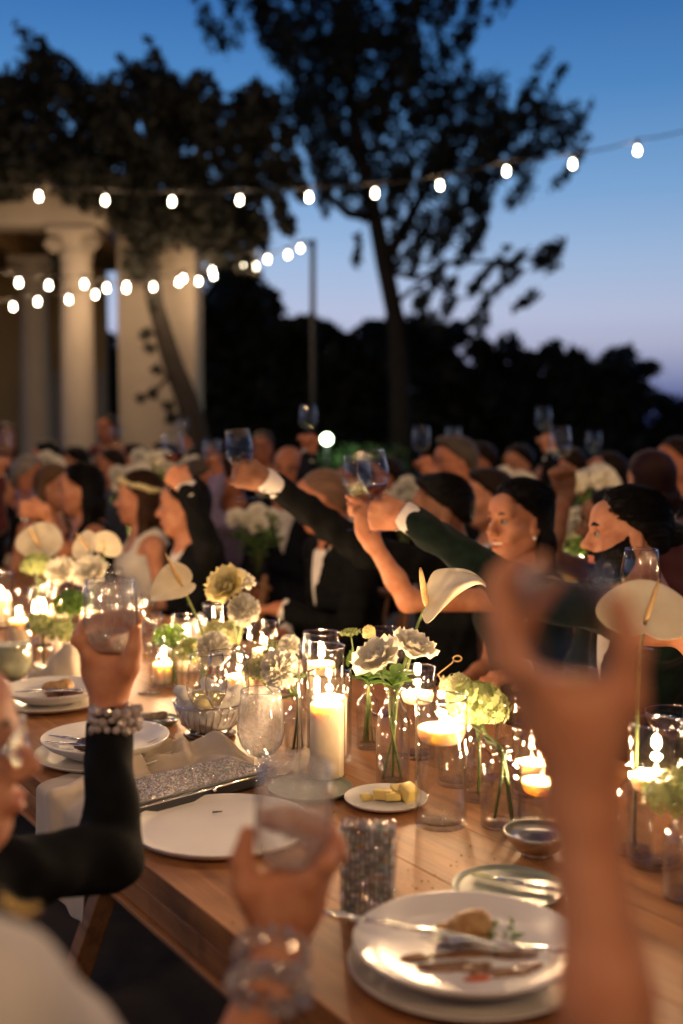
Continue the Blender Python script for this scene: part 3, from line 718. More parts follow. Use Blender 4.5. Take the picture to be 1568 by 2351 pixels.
EYEW = M('eye_white', (.30, .25, .21), .5, var=.02); IRIS = M('iris_brown', (.02, .010, .006), .3, var=.1)
TEETH = M('teeth', (.72, .66, .56), .25, var=.02)
HAIRM = {}
def hairmat(name, col, rough=.45):
    if name not in HAIRM: HAIRM[name] = strandmat('hair_'+name, col, rough)
    return HAIRM[name]
def local(fr, X, Y, Z):
    c0, Rm, s = fr; px, py, pz = X-c0[0], Y-c0[1], Z-c0[2]
    return [(px*Rm[0, j]+py*Rm[1, j]+pz*Rm[2, j])/s for j in range(3)]
def hair_mesh(fr, kind, h, seed=1, loose=0):
    S = SDF(); s = fr[2]; Rm = fr[1]; c0 = fr[0]
    def E(c, r, k=.02, sub=False): S.ell(hp(fr, *c), np.array(r)*s, Rm, k*s, sub)
    def Cp(a, b, r0, r1=None, k=.02): S.cap(hp(fr, *a), hp(fr, *b), r0*s, (r0 if r1 is None else r1)*s, k*s)
    off = {'short': .014, 'slick': .013, 'long': .018, 'bald': .006, 'buzz': .0025, 'thick': .019, 'bob': .022, 'updo': .017}[kind]
    E((0, -.016, .042), (.074+off, .094+off, .082+off))
    E((0, -.060, -.018), (.060+off*.6, .048+off*.6, .052), .03)
    if kind == 'thick': E((0, .045, .112), (.062, .05, .028), .03)
    if kind in ('slick', 'updo'): E((0, -.128, .012 if kind == 'slick' else .05), (.034, .032, .034), .012)
    rs = np.random.default_rng(seed); ph = rs.uniform(0, 6.3, 6)
    def line_fn(lx, ly, lz):
        phi = np.arctan2(lx, lz+.02)
        ln = (.002+.78*(ly+.025)) - lz - .010*np.exp(-(lx/.03)**2)*(ly > .02)*-1
        ln = ln + .0010*np.sin(phi*19+ph[0]) + .0008*np.sin(phi*67+ph[1])
        ln = ln*.8
        ln = np.maximum(ln, -.072-lz)
        if kind == 'bald': ln = np.maximum(ln, np.maximum(lz-.05, ly-.03))
        return ln
    def wob(X, Y, Z):
        lx, ly, lz = local(fr, X, Y, Z); ln = line_fn(lx, ly, lz)
        phi = np.arctan2(lx, lz+.02); amp = .0001 if kind in ('buzz', 'bald') else .0008
        g = np.sin(phi*38+6*ly*20+ph[2])+np.sin(phi*61+ph[3]-ly*60)+np.sin(phi*23+ly*90+ph[4])
        return ((off+.004)*(1-np.clip(-ln/.030, 0, 1))**1.5*s + amp*g*s).astype(np.float32)
    def cut(X, Y, Z):
        return (line_fn(*local(fr, X, Y, Z))*s).astype(np.float32)
    V, Q = S.mesh(h, wob, cut)
    def strand(V, mode):
        q = (V-fr[0]) @ fr[1] / s
        if mode: return np.stack([np.arctan2(q[:, 0], q[:, 1]+.05)*60, q[:, 2]*9, q[:, 1]*8], 1)
        return np.stack([np.arctan2(q[:, 0], q[:, 2]+.02)*60, q[:, 1]*9, q[:, 2]*5], 1)
    parts = [(V, Q, strand(V, 0))]
    if kind in ('long', 'bob'):
        S = SDF()
        L_ = -.30 if kind == 'long' else -.12
        for x in (-1, -.5, 0, .5, 1):
            y0 = -.045 - .045*(1-abs(x))
            Cp((x*.062, y0+.012, .04), (x*.076, y0-.008, -.06), .030, .028, .03)
            Cp((x*.076, y0-.008, -.06), (x*.082, y0-.02+.03*abs(x), L_), .029, .016, .03)
        def wob2(X, Y, Z):
            lx, ly, lz = local(fr, X, Y, Z); a = np.arctan2(lx, ly+.05)
            return (.0022*s*(np.sin(a*30+lz*12+ph[0])+np.sin(a*47-lz*20+ph[1])+np.sin(a*17+lz*30+ph[2]))).astype(np.float32)
        V, Q = S.mesh(h, wob2); parts.append((V, Q, strand(V, 1)))
    if loose:
        V, Q = [], []
        def thread(P, r):
            n0 = len(V); P = [np.array(p) for p in P]; m = len(P)
            for i, p in enumerate(P):
                t = unit(P[min(i+1, m-1)]-P[max(i-1, 0)]); a = unit(np.cross(t, [.3, .2, .93])); b = np.cross(t, a); rr = r*(1-.6*i/(m-1))
                for k in range(3): V.append(fr[0]+fr[1] @ ((p+(a*math.cos(k*2.09)+b*math.sin(k*2.09))*rr)*s))
            for i in range(m-1):
                for k in range(3): Q.append((n0+i*3+k, n0+i*3+(k+1) % 3, n0+i*3+3+(k+1) % 3, n0+i*3+3+k))
        for _ in range(loose):
            ph_ = rs.uniform(-1.55, 1.55); d = off+rs.normal(0, .0022)+.001; a0 = rs.uniform(.75, 1.25); a1 = rs.uniform(2.1, 2.7); w1, w2 = rs.normal(0, .05), rs.uniform(0, 6)
            P = []
            for u in np.linspace(0, 1, 9):
                ps = a0+(a1-a0)*u; q = ph_+w1*math.sin(u*5+w2); P.append(((.074+d*min(1, .25+u*3))*math.sin(q)*math.sin(ps), -.016+(.094+d)*math.cos(ps), .042+(.082+d)*math.cos(q)*math.sin(ps)))
            x, y, z = P[0]
            if line_fn(np.array(x), np.array(y), np.array(z)) < .004: thread(P, .0007)
        if kind in ('long', 'bob'):
            for _ in range(loose):
                x = rs.uniform(-1, 1); y0 = -.045-.045*(1-abs(x)); sg = np.sign(x) or 1; o = rs.uniform(.024, .034); ax = rs.uniform(-1.2, 1.2)
                ox, oy = o*math.sin(ax)*.8+sg*.004, -o*math.cos(ax); w = rs.normal(0, .006)
                thread([(x*.062+ox, y0+.012+oy, .03), (x*.074+ox, y0-.004+oy, -.05), (x*.080+ox+w, y0-.012+oy*.9, L_*.55), (x*.084+ox*.8+w*2, y0-.018+.03*abs(x)+oy*.7, L_-rs.uniform(0, .04))], .0008)
        V = np.array(V); Q = np.array(Q); parts.append((V, Q, strand(V, 0)))
    Vs = np.concatenate([p[0] for p in parts]); n = 0; Qs = []
    for p in parts: Qs.append(p[1]+n); n += len(p[0])
    return Vs, np.concatenate(Qs), np.concatenate([p[2] for p in parts])
def beard_mesh(fr, h):
    S = SDF(); s = fr[2]; o_ = .010
    def E(c, r, k=.02, sub=False): S.ell(hp(fr, *c), np.array(r)*s, fr[1], k*s, sub)
    def Cp(a, b, r0, r1=None, k=.02): S.cap(hp(fr, *a), hp(fr, *b), r0*s, (r0 if r1 is None else r1)*s, k*s)
    E((0, .018, -.028), (.061+o_, .070+o_, .078+o_)); E((0, .047, -.094), (.032+o_, .032+o_, .030+o_), .03)
    for x in (-1, 1):
        E((x*.044, .040, -.018), (.024+o_, .034+o_, .028+o_)); Cp((x*.056, -.004, -.052), (x*.026, .045, -.092), .022+o_, .018+o_, .03)
        Cp((x*.004, .090, -.049), (x*.027, .078, -.060), .0125, .012, .012)
    E((0, .084, -.085), (.02, .016, .014), .015)
    def reg(lx, ly, lz):
        cheek = lz - (.016-.74*np.clip(ly, -.02, .2)-.0*ly+.030*np.clip(1-np.abs(ly-.004)/.018, 0, 1)); cheek = np.maximum(cheek, -.014-ly)
        must = np.maximum(np.maximum(np.abs(lx)-.034, .058-ly), np.abs(lz+.051)-.0085)
        r = np.minimum(cheek, must)
        lips = np.maximum(np.maximum(np.abs(lx)-.020, .070-ly), np.abs(lz+.0655)-.0085)
        return np.maximum(r, -lips)
    def wob(X, Y, Z):
        l = local(fr, X, Y, Z); return (.011*s*(1-np.clip(-reg(*l)/.016, 0, 1))).astype(np.float32) + wobble(.0012*s, 420, 5)(X, Y, Z)
    V, Q = S.mesh(h, wob, lambda X, Y, Z: (reg(*local(fr, X, Y, Z))*s).astype(np.float32))
    q = (V-fr[0]) @ fr[1] / s
    return V, Q, np.stack([q[:, 0]*260, q[:, 1]*200, q[:, 2]*60], 1)

# ---- hands
FING = [(.030, .044, .028, .022, .0088), (.010, .048, .032, .023, .0090), (-.010, .044, .030, .022, .0085), (-.028, .034, .022, .018, .0075)]
def hand_sdf(S, Wp, F, A, N, R, mode, sc=1.0, kf=.006, spread=1.0, reach=.72):
    """Wp wrist, F wrist->knuckles, A glass axis (up), N palm normal toward the glass. Thumb on the +X side.
       mode fist: X = A (thumb up).  mode cradle: hand points up along the glass"""
    F = unit(F); N = unit(N - F*np.dot(N, F)); X = np.cross(F, N)
    if mode == 'fist' and np.dot(X, A) < 0: X = -X
    if mode in ('cradleL', 'cupL'): X = -X
    P = lambda x, y, z: Wp + (X*x + F*y + N*z)*sc
    if mode.startswith('cup'):
        S.cap(P(0, -.02, 0), P(0, .02, 0), .025*sc, .026*sc, .02)
        S.ell(P(-.004, .045, -.002), np.array([.038, .034, .026])*sc, np.stack([X, F, N], 1), .02)
        rho = R/sc+.0085
        for (x, l1, l2, l3, r), an, k0 in zip(FING, (-36, -2, 32, 62), (.006, .012, .008, 0)):
            a = R_(an); d = lambda a, q, y: P(-math.cos(a)*q, y, math.sin(a)*q)
            S.cap(P(-.008, .045, 0), d(a, .030, .068), .017*sc, .0125*sc, .014)
            p0 = d(a, .030, .068); q1 = d(a+.05, rho+.005, .088+k0*.4); S.cap(p0, q1, (r+.0006)*sc, r*sc, .006*sc); p0 = q1; y = .088+k0*.4
            for j, l in enumerate((l1*.85, l2, l3)):
                rc = reach*(1-.15*j); y += l*rc; a += math.sqrt(max(0, 1-rc*rc))*l/rho
                q1 = d(a, rho+.003-.002*j, y); S.cap(p0, q1, (r-.0005*j)*sc, (r-.0008*(j+1))*sc, .006*sc); p0 = q1
        a = R_(-28); d = lambda q, y, da=0: P(math.cos(a+da)*q, y, math.sin(a+da)*q); tr = .5+.5*reach/.72
        S.cap(P(.012, .020, -.004), d(.040, .055), .018*sc, .0155*sc, .018); S.cap(d(.040, .055), d(rho+.006, .060+.028*tr), .0150*sc, .0120*sc, .010)
        S.cap(d(rho+.006, .060+.028*tr), d(rho+.002, .062+.060*tr, .25*(1-tr)*2), .0118*sc, .0088*sc, .006)
        return X
    # palm
    S.cap(P(0, -.01, 0), P(0, .03, 0), .027*sc, .028*sc, .02)
    for x, l1, l2, l3, r in FING: S.cap(P(x*.55, .018, .002), P(x, .088 if abs(x) < .02 else .083, .0), .017*sc, .0125*sc, .012)
    S.ell(P(.024, .038, .012), np.array([.020, .032, .018])*sc, np.stack([X, F, N], 1), .015)   # thenar
    S.ell(P(-.022, .034, .010), np.array([.016, .034, .016])*sc, np.stack([X, F, N], 1), .015)
    if mode == 'fist':
        yc, zc = .074, R/sc + .016
        for i, (x, l1, l2, l3, r) in enumerate(FING):
            y0 = .088 if abs(x) < .02 else .083
            rho = max(R/sc + r*.95, .017); th = math.asin(max(-.95, min(.95, (y0-yc)/rho)))
            p = P(x, y0, 0)
            ang = th+.15
            for j, l in enumerate((l1, l2, l3)):
                ang2 = ang + l/rho*.92
                q = P(x*(1-.05*j), yc+rho*math.sin(ang2), zc-rho*math.cos(ang2))
                S.cap(p, q, (r-.0004*j)*sc, (r-.0008*(j+1))*sc, kf*sc if j else .010*sc); p = q; ang = ang2
        rho = R/sc + .010
        a1, a2 = -1.0, -2.0 if R > .03 else -2.6
        t0 = P(.026, .022, .010); t1 = P(.046, yc+rho*math.sin(a1)-.002, zc-rho*math.cos(a1)+.002); t2 = P(.045, yc+rho*math.sin(a2)*1.02, zc-rho*math.cos(a2))
        t3 = P(.043, yc+rho*math.sin(a2-.7), zc-rho*math.cos(a2-.7))
        S.cap(t0, t1, .0150*sc, .0115*sc, .014); S.cap(t1, t2, .0115*sc, .0105*sc, .006); S.cap(t2, t3, .0105*sc, .0085*sc, .006)
    else:
        zc = R/sc + .016; rho = R/sc + .0095
        for i, (x, l1, l2, l3, r) in enumerate(FING):
            y0 = .088 if abs(x) < .02 else .083
            p = P(x, y0, 0)
            ang = -math.asin(max(-.9, min(.9, -x/rho)))*0
            ang = math.asin(max(-.9, min(.9, x/rho)))          # where the knuckle sits on the circle
            y = y0
            up = (.75, .45, .25, .10)[i]*spread
            for j, l in enumerate((l1, l2, l3)):
                dy = l*up*(1-.2*j); da = -math.sqrt(max(l*l-dy*dy, 0))/rho*(1.0)
                ang += da; y += dy
                q = P(rho*math.sin(ang), y, zc-rho*math.cos(ang))
                S.cap(p, q, (r-.0004*j)*sc, (r-.0008*(j+1))*sc, kf*sc if j else .010*sc); p = q
        t0 = P(.026, .020, .008); a1 = .9; t1 = P(rho*math.sin(a1)+.006, .056, zc-rho*math.cos(a1)); a2 = 1.55
        t2 = P(rho*math.sin(a2)+.002, .088, zc-rho*math.cos(a2)); t3 = P(rho*math.sin(a2+.15), .112, zc-rho*math.cos(a2+.15))
        S.cap(t0, t1, .0155*sc, .0120*sc, .014); S.cap(t1, t2, .0115*sc, .0105*sc, .006); S.cap(t2, t3, .0105*sc, .0085*sc, .006)
    return X
def rest_hand(S, Wp, F, up, sc=1.0, side=1):
    F = unit(F); N = -unit(np.asarray(up, float) - F*np.dot(up, F)); X = np.cross(F, N)*side
    P = lambda x, y, z: Wp + (X*x + F*y + N*z)*sc
    S.cap(P(0, -.01, 0), P(0, .03, 0), .026*sc, .027*sc, .02)
    for x, l1, l2, l3, r in FING:
        S.cap(P(x*.55, .018, 0), P(x, .086, 0), .016*sc, .012*sc, .012)
        p = P(x, .086, 0); y, z = .086, 0; a = .25
        for j, l in enumerate((l1, l2, l3)):
            y += l*math.cos(a); z += l*math.sin(a); q = P(x*1.1, y, z); S.cap(p, q, r*sc, (r-.001)*sc, .005); p = q; a += .4
    S.cap(P(.026, .02, .006), P(.052, .05, .014), .014*sc, .011*sc, .012); S.cap(P(.052, .05, .014), P(.058, .085, .02), .011*sc, .0085*sc, .005)

def ik(sh, wr, l1, l2, pole):
    d = wr-sh; L = np.linalg.norm(d); m = (l1+l2)*.985
    if L > m: l1 *= L/m; l2 *= L/m
    a = (l1*l1-l2*l2+L*L)/(2*L); hgt = math.sqrt(max(l1*l1-a*a, 0)); u = d/L
    pole = np.asarray(pole, float); pole = pole-u*np.dot(pole, u); pole = unit(pole)
    return sh+u*a+pole*hgt

def as_obj(name, VQ, mat, root, inv):
    o = np_mesh(name, VQ[0], VQ[1], mat); o.parent = root; o.matrix_parent_inverse = inv
    if len(VQ) > 2:
        a = o.data.attributes.new('strand', 'FLOAT_VECTOR', 'POINT'); a.data.foreach_set('vector', VQ[2].astype(np.float32).ravel())
    return o

def person(label, head, yaw, body_yaw=None, pitch=0, roll=0, s=1.0, skin='fair', hair=('short', 'black'), fem=False, smile=False, beard=False,
           outfit='suit', cloth=None, shirt=True, arms=(None, None), h=.008, group=None, lean=(0, 0), detail=2, seat=True, legs=True, hh=None, cloth_wob=.0055, extra=None, neck_len=0, dark_brow=True, bowtie=False):
    """arms: (left, right) each None | 'rest' | dict(grip=point, axis, F, R, mode)"""
    head = V3(head); root = empty('person', (head[0], head[1], 0), label=label, cat='person', group=group)
    inv = Matrix.Translation(-root.location)
    fr = head_frame(head, yaw, pitch, roll, s)
    by = R_(yaw if body_yaw is None else body_yaw)
    fw = np.array([math.cos(by), math.sin(by), 0]); rt = np.array([math.sin(by), -math.cos(by), 0]); up = np.array([0, 0, 1.])
    nb = hp(fr, 0, -.045, -.165-neck_len); nb = nb - fw*.01
    sw = (.165 if fem else .195)*s
    pel = np.array([nb[0]-lean[0]-fw[0]*.05, nb[1]-lean[1]-fw[1]*.05, .56])
    chest = nb*.72+pel*.28 + fw*.015; waist = nb*.35+pel*.65
    Rb = np.stack([rt, fw, up], 1)
    skinm = SKINS[skin]
    S = SDF()
    head_sdf(S, fr, detail, fem, smile)
    S.cap(hp(fr, 0, -.030, -.06), nb+fw*.005, (.046 if fem else .056)*s, (.050 if fem else .062)*s, .03*s)
    def torso(S, g):
        S.ell(chest-up*.03, np.array([.150 if fem else .170, .105, .19])*s+g, Rb, .06)
        S.cap(waist+up*.05, pel, .10*s+g, .125*s+g, .08)
        S.ell(pel, np.array([.17, .13, .12])*s+g, Rb, .08)
        S.cap(nb-up*.045-rt*(sw-.03), nb-up*.045+rt*(sw-.03), .050*s+g, None, .06)
        S.cap(nb+up*.005, nb-up*.05, .055*s+g*.6, .075*s+g, .05)
        if fem:
            for x in (-1, 1): S.ell(chest-up*.01+rt*x*.065+fw*.085, np.array([.06, .05, .06])+g*.7, Rb, .04)
    torso(S, 0)
    CL = SDF(); torso(CL, .016 if outfit != 'dress' else .013)
    cuffs = []; held = []
    for side, arm in zip((-1, 1), arms):
        sh = nb - up*.05 + rt*side*sw
        if arm is None and legs is False and h > .012: continue
        if arm is None or arm == 'rest':
            wr = pel + fw*(.34 if arm == 'rest' else .24) + rt*side*.12; wr[2] = .80 if arm == 'rest' else .66
            F = unit(fw*1.0 - rt*side*.5); pole = -up*.6+rt*side*.5-fw*.6
            rest_hand(S, wr, F, up, s, side)
            fist = None
        else:
            F = unit(arm['F']); A = unit(arm.get('axis', (0, 0, 1))); R = arm['R']; mode = arm.get('mode', 'fist'); sc = s*arm.get('sc', 1.0)
            if mode == 'fist':
                F = unit(F-A*np.dot(F, A)*.75)
                N = unit(np.cross(A, F))*(1 if side > 0 else -1)
                wr = V3(arm['grip']) - F*.074*sc - N*(R+.016*sc)
            else:
                N = unit(np.asarray(arm['N'], float)); N = unit(N-F*np.dot(N, F))
                wr = V3(arm['grip']) - F*arm.get('gy', .10)*sc - (0 if mode.startswith('cup') else 1)*N*(R+.016*sc)
            hand_sdf(S, wr, F, A, N, R, mode, sc, reach=arm.get('reach', .72))
            pole = arm.get('pole', -up+rt*side*.4)
        el = V3(arm['elbow']) if isinstance(arm, dict) and 'elbow' in arm else ik(sh, wr, .29*s, .255*s, pole)
        f = (.86 if fem else 1.0)*(arm.get('thin', 1.0) if isinstance(arm, dict) else 1.0)
        S.cap(sh, el, .047*s*f, .037*s*f, .03); mid = el*.65+wr*.35
        S.cap(el, mid, .037*s*f, .036*s*f, .02); S.cap(mid, wr, .036*s*f, .025*s*f, .02)
        sleeve = arm.get('sleeve', None) if isinstance(arm, dict) else None
        if sleeve is None: sleeve = {'suit': .96, 'shirt': .93, 'long': .95, 'dress': 0, 'tee': .1}[outfit]
        if sleeve > 0:
            we = el+(wr-el)*max(0, (sleeve-.5)*2) if sleeve > .5 else sh+(el-sh)*sleeve*2
            CL.cap(sh, el if sleeve > .5 else we, .064*s*f, .053*s*f, .04)
            if sleeve > .5: CL.cap(el, we, .053*s*f, .041*s*f, .03)
        if outfit == 'suit' and shirt:
            u = unit(wr-el); cuffs.append((wr-u*.045, wr+u*.012, .040*s*f))
    if legs:
        for x in (-1, 1):
            kn = pel+rt*x*.10+fw*.42; kn[2] = .52
            CL.cap(pel+rt*x*.09-up*.02, kn, .085, .062, .05); an = kn+fw*.03; an[2] = .10; CL.cap(kn, an, .062, .045, .03)
    VQ = S.mesh(h); o = as_obj('body', VQ, skinm, root, inv); lip_attr(o, VQ[0], fr)
    # neckline
    def cut(X, Y, Z):
        px, py, pz = X-nb[0], Y-nb[1], Z-nb[2]
        lx = px*rt[0]+py*rt[1]; ly = px*fw[0]+py*fw[1]; lz = pz
        rad = np.sqrt(lx**2+(ly-.01)**2)
        if outfit == 'suit':
            v = np.where(ly > 0, .055+np.clip(lz+.26, 0, 1)*.30-.055, -1) if shirt else -1
            c = np.minimum(v-np.abs(lx), .20-rad)            # V opening at the front
            c = np.maximum(c, np.where(lz < -.10, -1, .052-rad))
            return np.maximum(c, np.where(rad < .15, lz-.03, -1)).astype(np.float32)
        if outfit == 'dress':
            top = lz+.075+0*lx
            strap = np.maximum(np.abs(np.abs(lx)-.085)-.02, lz-.06)
            return np.minimum(top, strap).astype(np.float32)
        return np.maximum(np.where(lz < -.09, -1, .056-rad), np.where(rad < .13, lz-.012, -1)).astype(np.float32)
    hc = max(h, .008)
    cm = cloth if cloth is not None else BLACKC
    w1_, w2_ = wobble(cloth_wob*(.7 if outfit != 'dress' else .3), 34, int(abs(head[0])*1000) % 97), wobble(cloth_wob*(.6 if outfit != 'dress' else .2), 75, int(abs(head[0])*1000) % 89)
    as_obj('dress' if outfit == 'dress' else ('jacket' if outfit == 'suit' else 'top'), CL.mesh(hc, (lambda X, Y, Z: w1_(X, Y, Z)+w2_(X, Y, Z)) if hc < .0095 else w1_, cut), cm, root, inv)
    if outfit == 'suit' and shirt:
        SH = SDF(); torso(SH, .005)
        def cut2(X, Y, Z):
            px, py, pz = X-nb[0], Y-nb[1], Z-nb[2]; return np.maximum(pz-.005, -pz-.42).astype(np.float32)
        as_obj('shirt', SH.mesh(max(hc, .01), None, cut2), WHITE_SHIRT, root, inv)
        mb = MB(); base = Vector(nb+fw*.006-up*.01); top = Vector(hp(fr, 0, -.032, -.115)); dv = (top-base); 
        mb.tube([base, base+dv*.55], [.068*s, .064*s], 20, False); o = mb.build('collar', WHITE_SHIRT); o.parent = root; o.matrix_parent_inverse = inv
        if bowtie:
            mb = MB(); c = nb+fw*.072*s-up*.012
            for x in (-1, 1): mb.tube([c, c+rt*x*.02, c+rt*x*.055], [.008, .013, .024], 8)
            o = mb.build('bow_tie', BLACKC); o.parent = root; o.matrix_parent_inverse = inv
        for a, b, r in cuffs:
            a, b = Vector(a), Vector(b); u = (b-a).normalized()
            mb = MB(); mb.tube([a, b-u*.004, b, b-u*.002, a], [r, r*.96, r*.94, r*.90, r*.92], 20, False)
            o = mb.build('cuff', WHITE_SHIRT); o.parent = root; o.matrix_parent_inverse = inv
            bt = MB().ball(b-u*.018+u.orthogonal()*r*.97, .005).build('cuff_button', SILVER, o); 
    if hair:
        as_obj('hair', hair_mesh(fr, hair[0], hh or max(.005, h*.8), int(head[0]*100) % 50, 0 if (detail < 2 or hair[0] in ('buzz', 'bald')) else (700 if h < .0065 else 350)), hairmat(hair[1], HAIRCOL[hair[1]]), root, inv)
    if beard: as_obj('beard', beard_mesh(fr, max(.004, h*.7)), hairmat(hair[1], HAIRCOL[hair[1]]), root, inv)
    if detail > 0:
        hm = hairmat((hair or ('', 'brown'))[1] if (hair or ('', 'brown'))[1] not in ('silver', 'blond') else 'brown', HAIRCOL['brown'])
        for x in (-1, 1):
            o = MB().ball(hp(fr, x*.030, .0770, .006), .0122*s, 12, 8).build('eye', EYEW); o.parent = root; o.matrix_parent_inverse = inv
            q = MB().ball(hp(fr, x*.030, .0836, .006), .0078*s, 10, 8).build('iris', IRIS); q.parent = o
            P = [Vector(hp(fr, x*a, b, c)) for a, b, c in [(.012, .094, .026), (.028, .092, .032), (.044, .080, .029), (.052, .070, .022)]]
            o = MB().tube(P, [q*s*(.62 if fem else .9) for q in (.0042, .0062, .0052, .0020)], 6).build('eyebrow', hm); o.parent = root; o.matrix_parent_inverse = inv
            P = [Vector(hp(fr, x*a, b, c)) for a, b, c in [(.017, .0865, .010), (.026, .0905, .0155), (.036, .0885, .0150), (.047, .0785, .008)]]
            o = MB().tube(P, [.0012*s, .0022*s, .0022*s, .0012*s], 6).build('eyelid', skinm); o.parent = root; o.matrix_parent_inverse = inv
        if smile:
            P = [Vector(hp(fr, x, .086-abs(x)*.45, -.0630+abs(x)*.14)) for x in np.linspace(-.023, .023, 11)]
            o = MB().tube(P, .0042*s, 6).build('teeth', TEETH); o.parent = root; o.matrix_parent_inverse = inv
    if extra: extra(root, inv, fr, dict(nb=nb, fw=fw, rt=rt))
    return root, fr
SKINS = {'fair': skinmat('skin_fair', (.52, .255, .15)), 'ruddy': skinmat('skin_ruddy', (.42, .175, .095)), 'olive': skinmat('skin_olive', (.47, .22, .125)),
         'tan': skinmat('skin_tan', (.42, .22, .125)), 'brown': skinmat('skin_brown', (.24, .115, .065)), 'aged': skinmat('skin_aged', (.58, .27, .145))}
HAIRCOL = {'stubble': (.17, .095, .062), 'black': (.0035, .0028, .0028), 'brown': (.018, .0095, .006), 'darkbrown': (.009, .0055, .004), 'grey': (.085, .066, .054), 'silver': (.22, .19, .165), 'auburn': (.022, .006, .005), 'blond': (.14, .08, .04), 'chestnut': (.04, .018, .009)}
WHITE_SHIRT = fabric('white_shirt_cotton', (.66, .62, .58), weave=1200)
# ================================================================== tables and chairs
TW = 1.10
def long_table(label, t0, t1, p0, mat=OAK):
    L_ = t1-t0; org = tbl((t0+t1)/2, p0+TW/2, 0)
    root = empty('banquet_table', org, T_ANG, label=label, cat='table', group='long wooden banquet tables')
    n = 6; w = TW/n
    for i in range(n):
        y = -TW/2 + w*(i+.5)
        MB().box((0, y, TZ-.02), (L_, w-.0012, .04), bev=.0012).build('plank', mat, root, False)
    for s in (-1, 1):
        MB().box((0, s*(TW/2-.012), TZ-.064), (L_-.02, .022, .044), bev=.003).build('edge_rail', mat, root, False)
        MB().box((0, s*(TW/2-.006), TZ-.092), (L_-.01, .030, .010), bev=.003).build('edge_bead', mat, root, False)
        MB().box((s*(L_/2-.03), 0, TZ-.065), (.04, TW-.06, .045), bev=.003).build('end_rail', mat, root, False)
    for sx_ in (-1, 1):
        for sy in (-1, 1):
            rot = Matrix.Rotation(sy*.38, 3, 'X')
            MB().box((sx_*(L_/2-.42), sy*.20, .345), (.055, .055, .73), rot, .004).build('leg', mat, root, False)
        MB().box((sx_*(L_/2-.42), 0, .62), (.05, .5, .06), bev=.004).build('leg_brace', mat, root, False)
    MB().box((0, 0, .40), (L_-.9, .05, .07), bev=.004).build('stretcher', mat, root, False)
    return root
long_table('oak banquet table in front, laid with candles and plates', -2.05, 1.20, 0)
long_table('oak table joined end to end behind the nearest table', 1.203, 4.45, 0)
long_table('second-row banquet table hidden behind the toasting guests', -2.4, 1.6, 3.25)
long_table('second-row banquet table at the far left before the columns', 1.603, 5.8, 3.25)

def chair(pos, yaw, label):
    root = empty('dining_chair', (pos[0], pos[1], 0), yaw, label=label, cat='chair', group='wooden dining chairs')
    MB().box((0, 0, .44), (.42, .42, .035), bev=.012).build('seat', WALNUT, root)
    for x, y in ((.18, .18), (.18, -.18)): MB().tube([(x, y, .43), (x+.02, y*1.08, 0)], [.018, .014], 8).build('leg', WALNUT, root)
    for y in (-.18, .18): MB().tube([(-.20, y, 0), (-.18, y, .44), (-.23, y*1.02, .86)], [.015, .018, .014], 8).build('leg', WALNUT, root)
    P = [(-.225-.05*math.cos(a), .20*math.sin(a), .80) for a in np.linspace(-1.4, 1.4, 11)]
    MB().tube(P, .016, 8).build('top_rail', WALNUT, root)
    for a in (-.6, 0, .6): MB().tube([(-.19, .16*math.sin(a), .45), (-.225-.05*math.cos(a), .20*math.sin(a), .80)], .008, 6).build('spindle', WALNUT, root)
    return root

# ================================================================== glassware, china, candles
def offset_in(prof, t):
    out_ = []
    n = len(prof)
    for i, (r, z) in enumerate(prof):
        a = prof[max(i-1, 0)]; b = prof[min(i+1, n-1)]; dx, dz = b[0]-a[0], b[1]-a[1]; l = math.hypot(dx, dz) or 1
        out_.append((max(r - t*dz/l, .0003), z + t*dx/l))
    return out_
def glass_cylinder(loc, R, H, label, water=0.0, seg=40, group='clear glass cylinder vases'):
    root = empty('glass_cylinder', loc, label=label, cat='vase', group=group); t = .0028
    prof = [(.0002, 0), (R*.9, 0), (R-.001, .0015), (R, .005), (R, H*.5), (R, H-.0015), (R-t*.3, H), (R-t*.8, H-.0003), (R-t, H-.002), (R-t, H*.5), (R-t, .012), (R*.85, .009), (.0002, .009)]
    MB().lathe(prof, seg).build('glass', GLASS, root)
    rim = MB(); rim.lathe([(R-t*.5+t*.75*math.cos(a), H+t*.75*math.sin(a)) for a in np.linspace(0, 2*math.pi, 8, endpoint=False)], seg, close=True)
    rim.build('rim', solid_rim, root)
    if water:
        MB().lathe([(.0002, .0095), (R-t-.0008, .0100), (R-t-.0006, water*.5), (R-t-.0006, water), (R-t-.003, water-.0006), (.0002, water-.0006)], seg).build('water', WATER, root)
    return root
solid_rim = thin_glass('glass_rim', ior=2.8, boost=1.9)
CANDLE_P = 3.7
def flame_on(root, z, hgt=.021, p=1.0, lean=0.0):
    w = MB(); w.tube([(0, 0, z-.004), (.0005, 0, z+.006), (.002, 0, z+.010)], .0011, 6); w.build('wick', WICK, root)
    f = MB(); pr = [(.0002, 0), (.0035, .08), (.0058, .22), (.0062, .34), (.0050, .52), (.0030, .72), (.0013, .88), (.0002, 1)]
    f.lathe([(r*hgt/.030, a*hgt) for r, a in pr], 12)
    for q in f.v: q.x += lean*(q.z/hgt)**2*.01
    o = f.build('flame', FLAME, root); o.location = (0, 0, z+.006)
    ld = bpy.data.lights.new('flame_light', 'POINT'); ld.energy = CANDLE_P*p; ld.color = (1.0, .63, .33); ld.shadow_soft_size = .009
    lo = bpy.data.objects.new('flame_light', ld); COL.objects.link(lo); lo.parent = root; lo.location = (0, 0, z+.006+hgt*.5)
